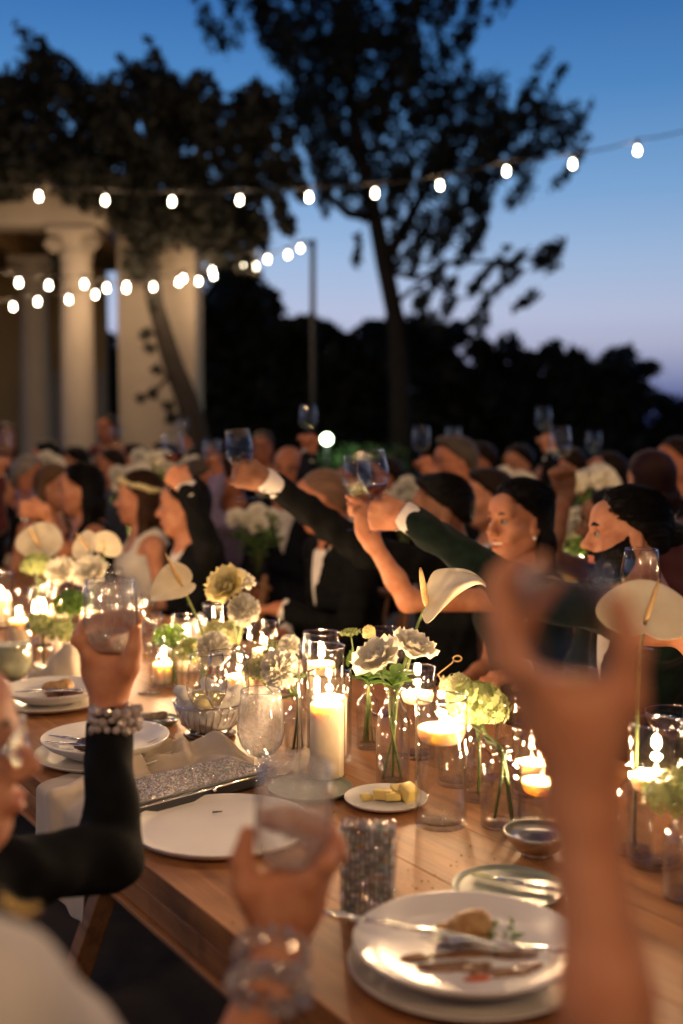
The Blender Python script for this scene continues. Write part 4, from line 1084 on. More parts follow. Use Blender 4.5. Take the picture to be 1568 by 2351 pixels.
def pillar_candle(loc, R, H, label, p=1.0, group='lit pillar candles'):
    root = empty('pillar_candle', loc, label=label, cat='candle', group=group)
    MB().lathe([(.0002, 0), (R-.002, 0), (R, .003), (R, H*.5), (R, H-.004), (R-.0015, H), (R-.006, H-.001), (R*.6, H-.006), (R*.2, H-.009), (.0002, H-.009)], 40).build('wax', WAX, root)
    flame_on(root, H-.008, .022, p, random.uniform(-.5, .5)); return root
def floating_candle(loc, R, label, p=1.0, group='lit floating candles'):
    root = empty('floating_candle', loc, label=label, cat='candle', group=group); H = R*.62
    MB().lathe([(.0002, -H*.55), (R*.72, -H*.55), (R*.86, -H*.42), (R*.98, H*.05), (R, H*.28), (R*.985, H*.40), (R*.93, H*.45), (R*.86, H*.42), (R*.5, H*.36), (.0002, H*.33)], 40).build('wax', WAX, root)
    flame_on(root, H*.33, .021, p, random.uniform(-.5, .5)); return root
def plate(loc, R, mat, label, cat='plate', depth=.022, group='white dinner plates', name='dinner_plate', rim=.16):
    root = empty(name, loc, label=label, cat=cat, group=group); d = depth
    prof = [(.0002, .004), (R*.58, .004), (R*.60, 0), (R*.66, 0), (R*.68, .003), (R*(1-rim*.5), d*.55), (R*.992, d), (R, d+.0018), (R*.994, d+.0034), (R*.98, d+.003), (R*(1-rim), d*.42+.004), (R*(1-rim-.10), .010), (R*.4, .0085), (.0002, .0085)]
    MB().lathe(prof, 56).build('body', mat, root); return root
def coupe_bowl(loc, R, H, mat, label, cat, name, group=None):
    root = empty(name, loc, label=label, cat=cat, group=group)
    pr = [(R*.45, 0), (R*.47, .004), (R*.42, .008), (R*.62, H*.25), (R*.85, H*.6), (R, H), (R*.985, H+.0015)]
    inn = offset_in(pr[3:], .003)
    MB().lathe([(.0002, .003)] + pr + list(reversed(inn)) + [(.0002, .012)], 48).build('body', mat, root); return root
GK = {}
def glass_profile(kind):
    """outer profile, liquid range"""
    if kind == 'wine':
        return [(.0002, .0012), (.033, .0006), (.0345, .0016), (.033, .0028), (.012, .0055), (.0050, .011), (.0038, .03), (.0036, .075), (.0050, .088), (.014, .096), (.030, .111), (.040, .131), (.0435, .150), (.0425, .170), (.0385, .195), (.0345, .218)], 9, .090
    if kind == 'goblet':
        return [(.0002, .0012), (.034, .0006), (.0355, .0018), (.033, .003), (.013, .006), (.0065, .012), (.0060, .022), (.013, .029), (.028, .037), (.040, .052), (.0465, .074), (.0470, .092), (.0440, .118), (.0405, .146), (.0395, .160)], 6, .026
    if kind == 'tumbler':
        return [(.0002, .001), (.024, .0006), (.029, .003), (.036, .014), (.0395, .032), (.0405, .050), (.0395, .080), (.0370, .105)], 1, .004
    if kind == 'coupe':
        return [(.0002, .0012), (.035, .0006), (.037, .0016), (.034, .003), (.010, .006), (.0045, .012), (.0038, .05), (.0042, .085), (.012, .095), (.032, .106), (.046, .122), (.050, .142)], 7, .094
def build_glass(kind, fill=0.0, liquid=None, gmat=None, seg=36):
    prof, ib, zb = glass_profile(kind); t = .0011
    inner = offset_in(prof[ib:], t); inner[0] = (.0002, prof[ib][1]+.003)
    body = MB().lathe(prof + list(reversed(inner)), seg)
    parts = [('glass', body, gmat or GLASS)]
    R, H = prof[-1]
    rim = MB().lathe([(R-.0006+.0009*math.cos(a), H+.0009*math.sin(a)) for a in np.linspace(0, 2*math.pi, 6, endpoint=False)], seg, close=True)
    parts.append(('rim', rim, solid_rim))
    if fill:
        z0, z1 = inner[0][1], inner[-1][1]; zl = z0+(z1-z0)*fill
        lp = [(.0002, z0+.0005)]
        ii = offset_in(prof[ib:], t+.0005); ii[0] = (.0002, z0+.0005)
        for (r0, a0), (r1, a1) in zip(ii[:-1], ii[1:]):
            if a1 <= zl: lp.append((r1, a1))
            else:
                u = (zl-a0)/(a1-a0) if a1 > a0 else 0; lp.append((r0+(r1-r0)*u, zl)); lp.append((max(r0+(r1-r0)*u-.002, .0003), zl-.0004)); break
        lp.append((.0002, zl-.0004))
        parts.append(('liquid', MB().lathe(lp, seg), liquid))
    return parts
def drinking_glass(loc, kind, label, fill=0, liquid=None, axis=None, scale=1.0, group=None, gmat=None):
    nm = {'wine': 'wine_glass', 'goblet': 'water_goblet', 'tumbler': 'stemless_glass', 'coupe': 'coupe_glass'}[kind]
    root = empty(nm, loc, label=label, cat='glass', group=group or {'wine': 'stemmed wine glasses', 'goblet': 'water goblets', 'tumbler': 'stemless glasses', 'coupe': 'coupe glasses'}[kind])
    key = (kind, fill, liquid.name if liquid else '', gmat.name if gmat else '')
    if key not in GK: GK[key] = build_glass(kind, fill, liquid, gmat)
    for nme, mb, mt in GK[key]:
        if isinstance(mb, MB):
            o = mb.build(nme, mt, root)
        else: o = link(nme, mb, mt, root)
        for i, e in enumerate(GK[key]):
            if e[0] == nme: GK[key][i] = (nme, o.data, mt)
    if axis is not None:
        root.rotation_euler = Vector((0, 0, 1)).rotation_difference(Vector(axis)).to_euler()
    root.scale = (scale,)*3
    return root
def bottle_vase(loc, R, H, label, water=.55, seg=32):
    root = empty('bottle_vase', loc, label=label, cat='vase', group='small glass bottle vases'); t = .0022
    o = [(.0002, .002), (R*.7, .001), (R*.95, .002), (R, .008), (R, H*.60), (R*.97, H*.66), (R*.80, H*.76), (R*.52, H*.83), (R*.42, H*.87), (R*.42, H*.95), (R*.50, H*.975), (R*.50, H)]
    inn = offset_in(o[3:], t); inn = [(.0002, .010), (R*.8, .010)] + inn
    MB().lathe(o + list(reversed(inn)), seg).build('glass', GLASS, root)
    rim = MB().lathe([(R*.50+.0018*math.cos(a)-.001, H+.0018*math.sin(a)) for a in np.linspace(0, 2*math.pi, 8, endpoint=False)], seg, close=True); rim.build('rim', solid_rim, root)
    if water:
        MB().lathe([(.0002, .011), (R-t-.0008, .0115), (R-t-.0006, H*.3), (R-t-.0006, H*water), (R-t-.003, H*water-.0006), (.0002, H*water-.0006)], seg).build('water', WATER, root)
    return root

# ================================================================== flowers
def petal_grid(Lp, Wp, cup, curl, nu=6, nv=5, point=.5, ruff=0.0):
    """petal in local frame: base at origin, length +z, faces -y(inner) ; cup bends width, curl bends tip outward (+y)"""
    V = []; F = []
    for i in range(nu+1):
        u = i/nu; w = Wp*(math.sin(math.pi*min(u*.62+.10, 1))**.8)*(1 if u < .75 else 1-(u-.75)**2*point*5)
        for j in range(nv+1):
            v = (j/nv-.5)*2
            x = v*w/2; y = -cup*(1-v*v)*-1*Wp*.5*-1 + curl*u*u*Lp; y = cup*Wp*.5*(1-v*v) + curl*u*u*Lp - cup*Wp*.5
            z = u*Lp - abs(curl)*u*u*Lp*.25 + ruff*math.sin(v*7+u*3)*Lp*.05*u
            y += ruff*math.sin(v*9+u*5)*Lp*.06*u
            V.append((x, y, z))
    for i in range(nu):
        for j in range(nv):
            a = i*(nv+1)+j; F.append((a, a+1, a+nv+2, a+nv+1))
    return V, F
PETAL_ME = {}
def petal_me(key, mat, *args, **kw):
    k = (key, mat.name)
    if k not in PETAL_ME:
        V, F = petal_grid(*args, **kw); o = mk('petal', V, F, mat); PETAL_ME[k] = o.data; bpy.data.objects.remove(o)
    return PETAL_ME[k]
def frame_to(d):
    return Vector((0, 0, 1)).rotation_difference(Vector(d).normalized())
def stem_part(root, pts, r=.0028, mat=None):
    return MB().tube(curve(pts), r, 7).build('stem', mat or STEM, root)
def curve(pts, n=6):
    P = [Vector(p) for p in pts]
    if len(P) < 3: return P
    out_ = []
    for i in range(len(P)-1):
        p0, p1, p2, p3 = P[max(i-1, 0)], P[i], P[i+1], P[min(i+2, len(P)-1)]
        for k in range(n):
            t = k/n; out_.append(.5*((2*p1)+(p2-p0)*t+(2*p0-5*p1+4*p2-p3)*t*t+(3*p1-p0-3*p2+p3)*t**3))
    out_.append(P[-1]); return out_
def flower_root(name, base, label, group, cat='flower'):
    return empty(name, base, label=label, cat=cat, group=group)
def rose(base, head, size, facing, label, mids=(), group='cut white flowers', mat=None, layers=((4, .55, .03, .0), (5, .72, .16, .05), (6, .92, .34, .16), (7, 1.06, .60, .32)), name='rose', stem_r=.0028):
    base = Vector(base); head = Vector(head); root = flower_root(name, base, label, group)
    stem_part(root, [base-base] + [Vector(m)-base for m in mids] + [head-base], stem_r)
    q = frame_to(facing); mat = mat or PETAL
    for li, (n, l, open_, curl) in enumerate(layers):
        me = petal_me((name, li, round(size, 4)), mat, size*l*1.15, size*l*1.15, .55, curl, ruff=1.7)
        for k in range(n):
            a = 2*math.pi*(k/n)+li*.7+random.uniform(-.15, .15)
            o = link('petal', me, None, root)
            rot = q.to_matrix() @ Matrix.Rotation(a, 3, 'Z') @ Matrix.Rotation(-(open_*1.1+random.uniform(-.08, .08)), 3, 'X')
            o.matrix_local = Matrix.Translation(head-base+q @ Vector((0, 0, -size*.35))) @ rot.to_4x4() @ Matrix.Translation((0, size*(.05+.05*li), 0))
    MB().ball(head-base+q @ Vector((0, 0, -size*.30)), size*.20, 10, 7).build('calyx', STEM, root)
    MB().ball(head-base+q @ Vector((0, 0, -size*.02)), size*.27, 12, 8, (1, 1, 1.2)).build('heart', mat, root)
    for k in range(4):
        a = k*1.57+.4; P = head-base+q @ Vector((0, 0, -size*.42)); d = q @ Vector((math.cos(a), math.sin(a), .5))
        leaf_blade(root, P, d, size*.55, size*.18)
    return root
def leaf_blade(root, p, d, l, w, mat=None, name='leaf', droop=.3):
    p = Vector(p); d = Vector(d).normalized(); s = d.cross(Vector((0, 0, 1)))
    if s.length < .1: s = Vector((1, 0, 0))
    s.normalize(); n = s.cross(d); V = []; F = []
    for i in range(6):
        u = i/5; ww = w*math.sin(math.pi*(u*.9+.07))*.5
        c = p + d*l*u - Vector((0, 0, droop*l*u*u))
        V += [c-s*ww+n*ww*.35, c, c+s*ww+n*ww*.35]
    for i in range(5):
        for j in range(2): a = i*3+j; F.append((a, a+1, a+4, a+3))
    return mk(name, V, F, mat or LEAF, root)
def pompon(base, head, size, facing, label, mids=(), mat=None, name='dahlia', group='cut white flowers', rings=8, centre=None, squash=.8):
    base = Vector(base); head = Vector(head); root = flower_root(name, base, label, group)
    stem_part(root, [base-base] + [Vector(m)-base for m in mids] + [head-base], .0028)
    q = frame_to(facing); mat = mat or PETAL
    V = []; F = []; 
    for i in range(rings):
        th = (i+.35)/rings*2.25; n = max(5, int(5+22*math.sin(min(th, 1.57))))
        for k in range(n):
            a = 2*math.pi*(k+.5*(i % 2))/n + random.uniform(-.06, .06)
            d = Vector((math.sin(th)*math.cos(a), math.sin(th)*math.sin(a), math.cos(th)*squash))
            d = (d+Vector((random.uniform(-1, 1), random.uniform(-1, 1), random.uniform(-1, 1)))*.16).normalized(); l = size*(.46+.20*random.random()); w = size*random.uniform(.28, .40)*(.6+.4*math.sin(th))
            Vp, Fp = petal_grid(l, w, .9, .12, 3, 2)
            r = frame_to(d).to_matrix(); n0 = len(V)
            V += [r @ Vector(v) + d*size*.46 for v in Vp]; F += [tuple(x+n0 for x in f) for f in Fp]
    V = [q @ v + (head-base) for v in V]
    mk('petals', V, F, mat, root)['kind'] = 'stuff'
    MB().ball(head-base, size*.62, 14, 10, (1, 1, squash), q.to_matrix()).build('heart', mat, root)
    if centre is not None:
        cm = MB()
        for k in range(26):
            a = k*2.4; rr = size*.045*math.sqrt(k); cm.ball(head-base+q @ Vector((rr*math.cos(a), rr*math.sin(a), size*squash*(.93-.02*k/26))), size*.035, 6, 5)
        cm.build('stamens', centre, root)
    return root
def hydrangea(base, head, size, label, mids=(), mat=None, group='green filler blooms', name='hydrangea', n=110, up=(0, 0, 1), fl=.26, squash=.8, stem_r=.003):
    base = Vector(base); head = Vector(head); root = flower_root(name, base, label, group)
    stem_part(root, [base-base] + [Vector(m)-base for m in mids] + [head-base+Vector((0, 0, -size*.3))], stem_r)
    q = frame_to(up); V = []; F = []; mat = mat or HYD
    for k in range(n):
        z = 1-1.55*(k+.5)/n; a = k*2.39996; r = math.sqrt(max(0, 1-z*z))
        d = Vector((r*math.cos(a), r*math.sin(a), z)); rr = size*random.uniform(.78, 1.06)
        c = Vector((d.x*rr, d.y*rr, d.z*rr*squash)); fq = frame_to(d + Vector((random.uniform(-.5, .5), random.uniform(-.5, .5), random.uniform(-.5, .5))))
        s = size*fl*random.uniform(.7, 1.15); ph = random.uniform(0, 1.5)
        for j in range(4):
            w = ph+j*math.pi/2; e = Vector((math.cos(w), math.sin(w), 0)); f_ = Vector((-math.sin(w), math.cos(w), 0))
            n0 = len(V)
            for p_ in (Vector((0, 0, 0)), e*s*.55+f_*s*.42+Vector((0, 0, s*.12)), e*s*1.05+Vector((0, 0, s*.05)), e*s*.55-f_*s*.42+Vector((0, 0, s*.12))):
                V.append(q @ (c + fq @ p_) + (head-base))
            F.append((n0, n0+1, n0+2, n0+3))
    mk('florets', V, F, mat, root)['kind'] = 'stuff'
    mb = MB()
    for k in range(9):
        a = k*.7; d = Vector((math.cos(a)*random.uniform(.2, .8), math.sin(a)*random.uniform(.2, .8), .5)); mb.tube([head-base+Vector((0, 0, -size*.5)), head-base+q @ (d*size*.8)], .0012, 5)
    mb.build('stalks', STEM, root)
    return root
def umbel(base, head, size, label, mids=(), facing=(0, 0, 1), mat=None):
    base = Vector(base); head = Vector(head); root = flower_root('fern_umbel', base, label, 'green filler blooms'); mat = mat or LEAF
    stem_part(root, [base-base] + [Vector(m)-base for m in mids] + [head-base], .0018)
    q = frame_to(facing); mb = MB(); V, F = [], []
    for k in range(34):
        a = k*2.4; r = size*math.sqrt(k/34); tip = q @ Vector((r*math.cos(a), r*math.sin(a), size*(.62-.25*(k/34)))) 
        mb.tube([head-base, head-base+tip*.55+q @ Vector((0, 0, size*.06)), head-base+tip], .0006, 4, False)
        for j in range(12):
            p = head-base+tip+Vector((random.uniform(-1, 1), random.uniform(-1, 1), random.uniform(-1, 1)))*size*.11; s = size*.05
            d = Vector((random.uniform(-1, 1), random.uniform(-1, 1), random.uniform(-1, 1))).normalized(); e = d.orthogonal().normalized(); n0 = len(V)
            V += [p-d*s, p+e*s*.6, p+d*s, p-e*s*.6]; F.append((n0, n0+1, n0+2, n0+3))
    mb.build('rays', STEM, root); mk('florets', V, F, mat, root)['kind'] = 'stuff'
    return root
def anthurium(base, head, size, normal, tipdir, label, mids=(), spad=None, wide=1.0, cup=.25, group='anthurium lilies', curl=.35, spl=.95, fold=0.0, point=.30):
    """heart shaped spathe: notch at head, tip along tipdir, face toward normal"""
    base = Vector(base); head = Vector(head); root = flower_root('anthurium', base, label, group)
    stem_part(root, [base-base] + [Vector(m)-base for m in mids] + [head-base], .0033)
    n = Vector(normal).normalized(); u = Vector(tipdir); u = (u-n*u.dot(n)).normalized(); s = n.cross(u)
    NU, NV = 44, 10; V = []; F = []
    for j in range(NV+1):
        rr = j/NV
        for i in range(NU):
            a = 2*math.pi*i/NU       # heart outline in polar form round the notch
            ht = (1-math.cos(a))*.5
            # heart: angle measured from notch direction (-u)
            R = size*(.40+.62*ht**1.1 + .10*math.sin(a)**2)*(1-.34*math.exp(-((a if a < math.pi else a-2*math.pi)/.35)**2))
            y = -math.cos(a)*R*rr*1.08; tpr = 1-point*max(0.0, min(1.0, (y/size-.05)/1.04))**1.25
            x = math.sin(a)*R*wide*rr*tpr*1.1
            z = cup*size*(rr**2)*(.25+.75*abs(math.sin(a))) - curl*size*rr**3*ht**3 + .03*size*math.sin(3*a+1)*rr**2 + fold*abs(x) + .004*size*math.sin(a*22)*rr
            V.append(head-base + s*x + u*(y+.0) + n*z)
    for j in range(NV):
        for i in range(NU):
            k = (i+1) % NU; F.append((j*NU+i, j*NU+k, (j+1)*NU+k, (j+1)*NU+i))
    o = mk('spathe', V, F, SPATHE, root); m = o.modifiers.new('thick', 'SOLIDIFY'); m.thickness = size*.018
    m2 = o.modifiers.new('sub', 'SUBSURF'); m2.levels = 1; m2.render_levels = 1
    sd = Vector(spad if spad is not None else (n*.75+u*.6)).normalized(); L_ = size*spl
    pr = [.55, .9, 1, 1, .95, .88, .78, .6, .25]
    MB().tube([head-base + sd*L_*i/8 + n*size*.01 for i in range(9)], [size*.068*p for p in pr], 12).build('spadix', SPADIX, root)
    return root

def calla_spathe(root, base, Mr, Ur, Lr):
    """a folded spathe: midrib row, upper-lobe row, lower-lobe row of world points"""
    n = len(Mr); K = 6; rows = []
    for i in range(n):
        m, u, l = Vector(Mr[i]), Vector(Ur[i]), Vector(Lr[i]); r = []
        for k in range(K, 0, -1):
            t = k/K; r.append(m.lerp(l, t)-base + Vector((0, -.006*math.sin(math.pi*t), -.002*math.sin(math.pi*t))))
        r.append(m-base)
        for k in range(1, K+1):
            t = k/K; r.append(m.lerp(u, t)-base + Vector((0, .010*math.sin(math.pi*t), .003*math.sin(9*t+i))))
        rows.append(r)
    mcol = len(rows[0]); V = [q for r in rows for q in r]
    F = [(i*mcol+j, i*mcol+j+1, (i+1)*mcol+j+1, (i+1)*mcol+j) for i in range(n-1) for j in range(mcol-1)]
    o = mk('spathe', V, F, SPATHE, root)
    q = o.modifiers.new('sub', 'SUBSURF'); q.levels = 1; q.render_levels = 2
    q = o.modifiers.new('thick', 'SOLIDIFY'); q.thickness = .0012
    return o
# ================================================================== on the near table
def inner(p, dz=.0095): return Vector((p.x, p.y, p.z+dz))
ZT = TZ + .0005
def tq(px, py): return tp(px, py, TZ) + Vector((0, 0, .0005))
# hurricane cylinders with pillar candles
b = tq(738, 1790); glass_cylinder(b, .048, .275, 'tall clear cylinder round the nearest pillar candle, centre of the table')
pillar_candle(inner(tq(751, 1791)), .0345, .149, 'thick ivory pillar candle burning in the tall cylinder at the centre', 1.2)
b = tq(756, 1744); glass_cylinder(b, .048, .19, 'shorter clear cylinder directly behind the tall one at the centre')
pillar_candle(inner(b), .038, .128, 'ivory pillar candle burning just behind the centre candle')
b = tq(738, 1607); glass_cylinder(b, .048, .18, 'third clear cylinder in line behind the two centre cylinders')
pillar_candle(inner(b), .036, .09, 'small pillar candle in the third cylinder of the centre line', 1.2)
def float_cyl(px, py, R, H, wat, cr, lab1, lab2, p=1.0):
    b = tq(px, py); glass_cylinder(b, R, H, lab1, wat); floating_candle(b+Vector((0, 0, wat+cr*.10)), cr, lab2, p)
float_cyl(1012, 1893, .047, .232, .162, .0435, 'water filled cylinder with floating candle beside the butter dish', 'white floating candle in the cylinder beside the butter dish', 1.2)
float_cyl(958, 1737, .040, .197, .128, .036, 'water filled cylinder half hidden behind the two roses', 'floating candle behind the two white roses')
float_cyl(1048, 1800, .040, .165, .120, .034, 'water filled cylinder behind the green hydrangea', 'floating candle glowing behind the green hydrangea')
float_cyl(1242, 1908, .041, .165, .078, .036, 'low water cylinder right of the hydrangea bottle', 'small floating candle low beside the raised bare arm')
float_cyl(1222, 1822, .040, .13, .050, .036, 'low water cylinder behind the one beside the bare arm', 'small floating candle behind the one beside the bare arm')
float_cyl(1502, 1983, .045, .235, .132, .041, 'water filled cylinder at the right edge behind the green bloom', 'floating candle at the right edge behind the green bloom')
# candles further down the table
for i, (x, y, R, H, ch, lb, l2) in enumerate([(430, 1545, .045, .17, .085, 'clear cylinder left of the pale hydrangea, down the table', 'pillar candle burning left of the pale hydrangea'),
                                   (376, 1575, .040, .12, .055, 'small cylinder behind the dark green pompon bloom', 'pale votive candle behind the dark green pompon bloom'),
                                   (552, 1615, .048, .12, .065, 'low cylinder behind the two wine glasses', 'bright candle behind the two wine glasses'),
                                   (500, 1520, .046, .18, .07, 'clear cylinder beneath the lemon ranunculus', 'candle beneath the lemon ranunculus'),
                                   (606, 1545, .046, .15, .06, 'wide clear cylinder right of the pompon dahlia', 'candle right of the pompon dahlia'),
                                   (46, 1500, .046, .20, .10, 'clear cylinder in the bright cluster at far left', 'brightest candle of the far left cluster'),
                                   (100, 1480, .046, .19, .10, 'clear cylinder at the right of the far left cluster', 'candle at the right of the far left cluster'),
                                   (4, 1440, .048, .20, .10, 'clear cylinder cut by the left edge of the picture', 'candle cut by the left edge of the picture'),
                                   (135, 1440, .045, .20, .07, 'clear cylinder behind the left green bloom', 'candle behind the left green bloom'),
                                   (205, 1450, .045, .19, .06, 'clear cylinder behind the raised water glass', 'candle behind the raised water glass'),
                                   (300, 1490, .045, .18, .07, 'clear cylinder right of the raised water glass', 'candle right of the raised water glass')]):
    b = tq(x, y); glass_cylinder(b, R, H, lb, seg=28); pillar_candle(inner(b), R*.72, ch, l2, 1.1)

# ---- bottles and flowers
def W(px, py, Y): return at(px, py, Y)
b1 = tq(902, 1803); bottle_vase(b1, .034, .197, 'tall clear bottle holding the two big white roses', water=.05)
n1 = b1+Vector((0, 0, .19))
f = b1+Vector((.018, .0, .012)); g_ = b1+Vector((-.020, 0, .012))
rose(f, W(868, 1512, 2.22), .050, (-.40, -.38, .85), 'big open white rose leaning left over the tall bottle', [b1+Vector((-.004, 0, .12)), n1+Vector((-.008, 0, 0)), W(880, 1565, 2.23)])
rose(g_, W(948, 1486, 2.28), .046, (.35, -.30, .9), 'white rose leaning right over the tall bottle', [b1+Vector((.004, .004, .12)), n1+Vector((.007, 0, 0)), W(928, 1560, 2.28)])
bs = b1+Vector((0, .012, .012)); an = flower_root('anthurium', bs, 'cream folded anthurium standing high above the roses', 'anthurium lilies')
hd = W(979, 1390, 2.34)
stem_part(an, [Vector((0, 0, 0)), n1+Vector((.01, .008, 0))-bs, W(955, 1445, 2.34)-bs, hd-bs], .0033)
Yo = [2.34, 2.335, 2.325, 2.305, 2.285, 2.27, 2.262]
Mr = [W(x, y, Y) for (x, y), Y in zip([(979, 1389), (1000, 1377), (1018, 1364), (1050, 1345), (1086, 1331), (1106, 1332), (1115, 1344)], Yo)]
Ur = [W(x, y, Y+d) for (x, y), Y, d in zip([(981, 1340), (991, 1311), (1010, 1302), (1040, 1302), (1069, 1306), (1096, 1321), (1116, 1342)], Yo, (.03, .045, .05, .05, .04, .02, .002))]
Lr = [W(x, y, Y+d) for (x, y), Y, d in zip([(968, 1412), (979, 1443), (1011, 1402), (1046, 1366), (1082, 1344), (1105, 1337), (1115, 1345)], Yo, (-.02, -.035, -.03, .03, .03, .015, .002))]
calla_spathe(an, bs, Mr, Ur, Lr)
MB().tube([hd-bs+(W(965, 1304, 2.31)-hd)*(i/8) for i in range(9)], [.0072*q for q in (.6, .95, 1, 1, .95, .85, .75, .6, .3)], 12).build('spadix', SPADIX, an)
for i, (x, y, dx, dy) in enumerate([(880, 1570, -.4, -.3), (905, 1575, .2, -.6), (940, 1550, .7, -.3), (860, 1560, -.8, -.2), (925, 1580, .5, -.7)]):
    pass
b2 = tq(845, 1718); bottle_vase(b2, .027, .145, 'small clear bottle behind the rose bottle', water=.3)
n2 = b2+Vector((0, 0, .14))
pompon(b2+Vector((-.01, 0, .012)), W(847, 1452, 2.53), .016, (0, -.2, 1), 'small half open yellow dahlia bud on thin stem', [n2, W(846, 1500, 2.53)], PETAL_Y, 'dahlia_bud', rings=6, squash=1.3)
umbel(b2+Vector((.01, 0, .012)), W(806, 1462, 2.52), .026, 'feathery green umbel beside the yellow bud', [n2, W(818, 1520, 2.52)], (-.1, -.1, 1), HYD)
umbel(b2+Vector((-.005, .008, .012)), W(812, 1512, 2.54), .022, 'lower feathery sprig beneath the yellow bud', [n2, W(830, 1540, 2.53)], (-.9, -.1, .3), LEAF)
pompon(b2+Vector((.0, .006, .012)), W(828, 1512, 2.50), .011, (-.3, -.6, .7), 'tiny yellow bud peeping from behind the left rose', [n2, W(838, 1550, 2.52)], PETAL_Y, 'dahlia_bud', rings=5)
r_ = flower_root('leaf_sprig', b2+Vector((0, 0, .13)), 'fresh green leaves around the necks of the rose bottles', 'green filler blooms', 'leaves')
MB().tube([(0, 0, -.10), (.002, 0, .03)], .002, 6).build('stem', STEM, r_)
for k in range(12):
    a = k*2.4; leaf_blade(r_, (0, 0, .01+.003*k), (math.cos(a), math.sin(a)*.7-.2, .5), .055, .028)
r_ = flower_root('leaf_sprig', n1-Vector((0, 0, .005)), 'green rose leaves directly beneath the big white rose', 'green filler blooms', 'leaves')
MB().tube([(0, 0, -.08), (.002, 0, .02)], .002, 6).build('stem', STEM, r_)
for k in range(9):
    a = k*2.4+1; leaf_blade(r_, (0, 0, .01+.003*k), (math.cos(a), math.sin(a)*.7, .55), .060, .026)

b3 = tq(684, 1733); bottle_vase(b3, .030, .128, 'clear bottle left of the tall candle cylinder', water=.58)
n3 = b3+Vector((0, 0, .125))
pompon(b3+Vector((0, 0, .012)), W(645, 1535, 2.44), .043, (-.35, -.8, .4), 'full cream dahlia left of the tall candle cylinder', [n3, W(668, 1590, 2.46)], PETAL, squash=.7)
hydrangea(b3+Vector((-.01, 0, .012)), W(592, 1540, 2.50), .036, 'pale green hydrangea left of the cream dahlia', [n3, W(640, 1600, 2.48)], HYD_P, n=70, fl=.34)
umbel(b3+Vector((.01, 0, .012)), W(612, 1500, 2.50), .036, 'brown green seed umbel above the cream dahlia', [n3, W(640, 1560, 2.50)], (.25, -.5, .8), HYD)
pompon(b3+Vector((.0, .01, .012)), W(664, 1482, 2.62), .026, (0, -.3, 1), 'small cream bloom behind the seed umbel', [n3, W(668, 1560, 2.55)], PETAL)
umbel(b3+Vector((.0, -.01, .012)), W(690, 1560, 2.40), .018, 'thin green sprig standing against the tall candle cylinder', [n3], (-.1, 0, 1), LEAF)

b4 = tq(398, 1580); bottle_vase(b4, .029, .115, 'small bottle with a dark green pompon bloom', water=.5)
hydrangea(b4+Vector((0, 0, .012)), W(392, 1462, 3.12), .050, 'dark green dense pompon bloom in a small bottle', [b4+Vector((0, 0, .11))], DGREEN, name='green_dianthus', n=240, fl=.14, squash=.72, stem_r=.004)
hydrangea(b4+Vector((.01, 0, .012)), W(432, 1478, 3.14), .026, 'small yellow green sprig behind the dark pompon bloom', [b4+Vector((0, 0, .11))], HYD, n=60, fl=.2)
b5 = tq(500, 1640); bottle_vase(b5, .028, .125, 'bottle hidden behind the wine glasses', water=.5)
pompon(b5+Vector((0, 0, .012)), W(491, 1490, 2.78), .042, (-.05, -1, .15), 'round white dahlia facing the camera above the wine glasses', [b5+Vector((0, 0, .12))], PETAL, centre=SPADIX, squash=.6, rings=9)
b6 = tq(468, 1590); bottle_vase(b6, .028, .115, 'bottle behind the round white dahlia', water=.5)
hydrangea(b6+Vector((0, 0, .012)), W(438, 1496, 3.0), .042, 'grey green hydrangea left of the round white dahlia', [b6+Vector((0, 0, .11))], HYD, n=80, fl=.3)
hydrangea(b6+Vector((.01, .01, .012)), W(508, 1456, 3.1), .058, 'pale hydrangea above the round white dahlia', [b6+Vector((0, 0, .11))], HYD_P, n=110, fl=.26, squash=.6)
anthurium(b6+Vector((-.01, 0, .012)), W(418, 1345, 3.05), .084, (-.05, -.62, .78), (-.95, -.3, -.12), 'cream anthurium with long spadix on a leaning stem', [b6+Vector((0, 0, .12)), W(461, 1442, 3.05)], spad=(-.42, -.15, .9), wide=.92, cup=.1, curl=.25, spl=1.2, fold=.35)
b7 = tq(548, 1600); bottle_vase(b7, .030, .14, 'slim bottle under the lemon ranunculus', water=.5)
rose(b7+Vector((0, 0, .012)), W(520, 1345, 2.95), .052, (-.35, -.75, .55), 'lemon white ranunculus with ruffled petals', [b7+Vector((0, 0, .13)), W(535, 1420, 2.98)], mat=PETAL_Y, name='ranunculus')
pompon(b7+Vector((.01, 0, .012)), W(560, 1400, 2.92), .042, (.15, -.85, .2), 'white pompon dahlia under the ranunculus', [b7+Vector((0, 0, .13))], PETAL, squash=.9)
rose(b7+Vector((-.01, .01, .012)), W(548, 1335, 3.05), .040, (.3, -.4, .8), 'white ruffled bloom behind the ranunculus', [b7+Vector((0, 0, .13))], name='ranunculus')

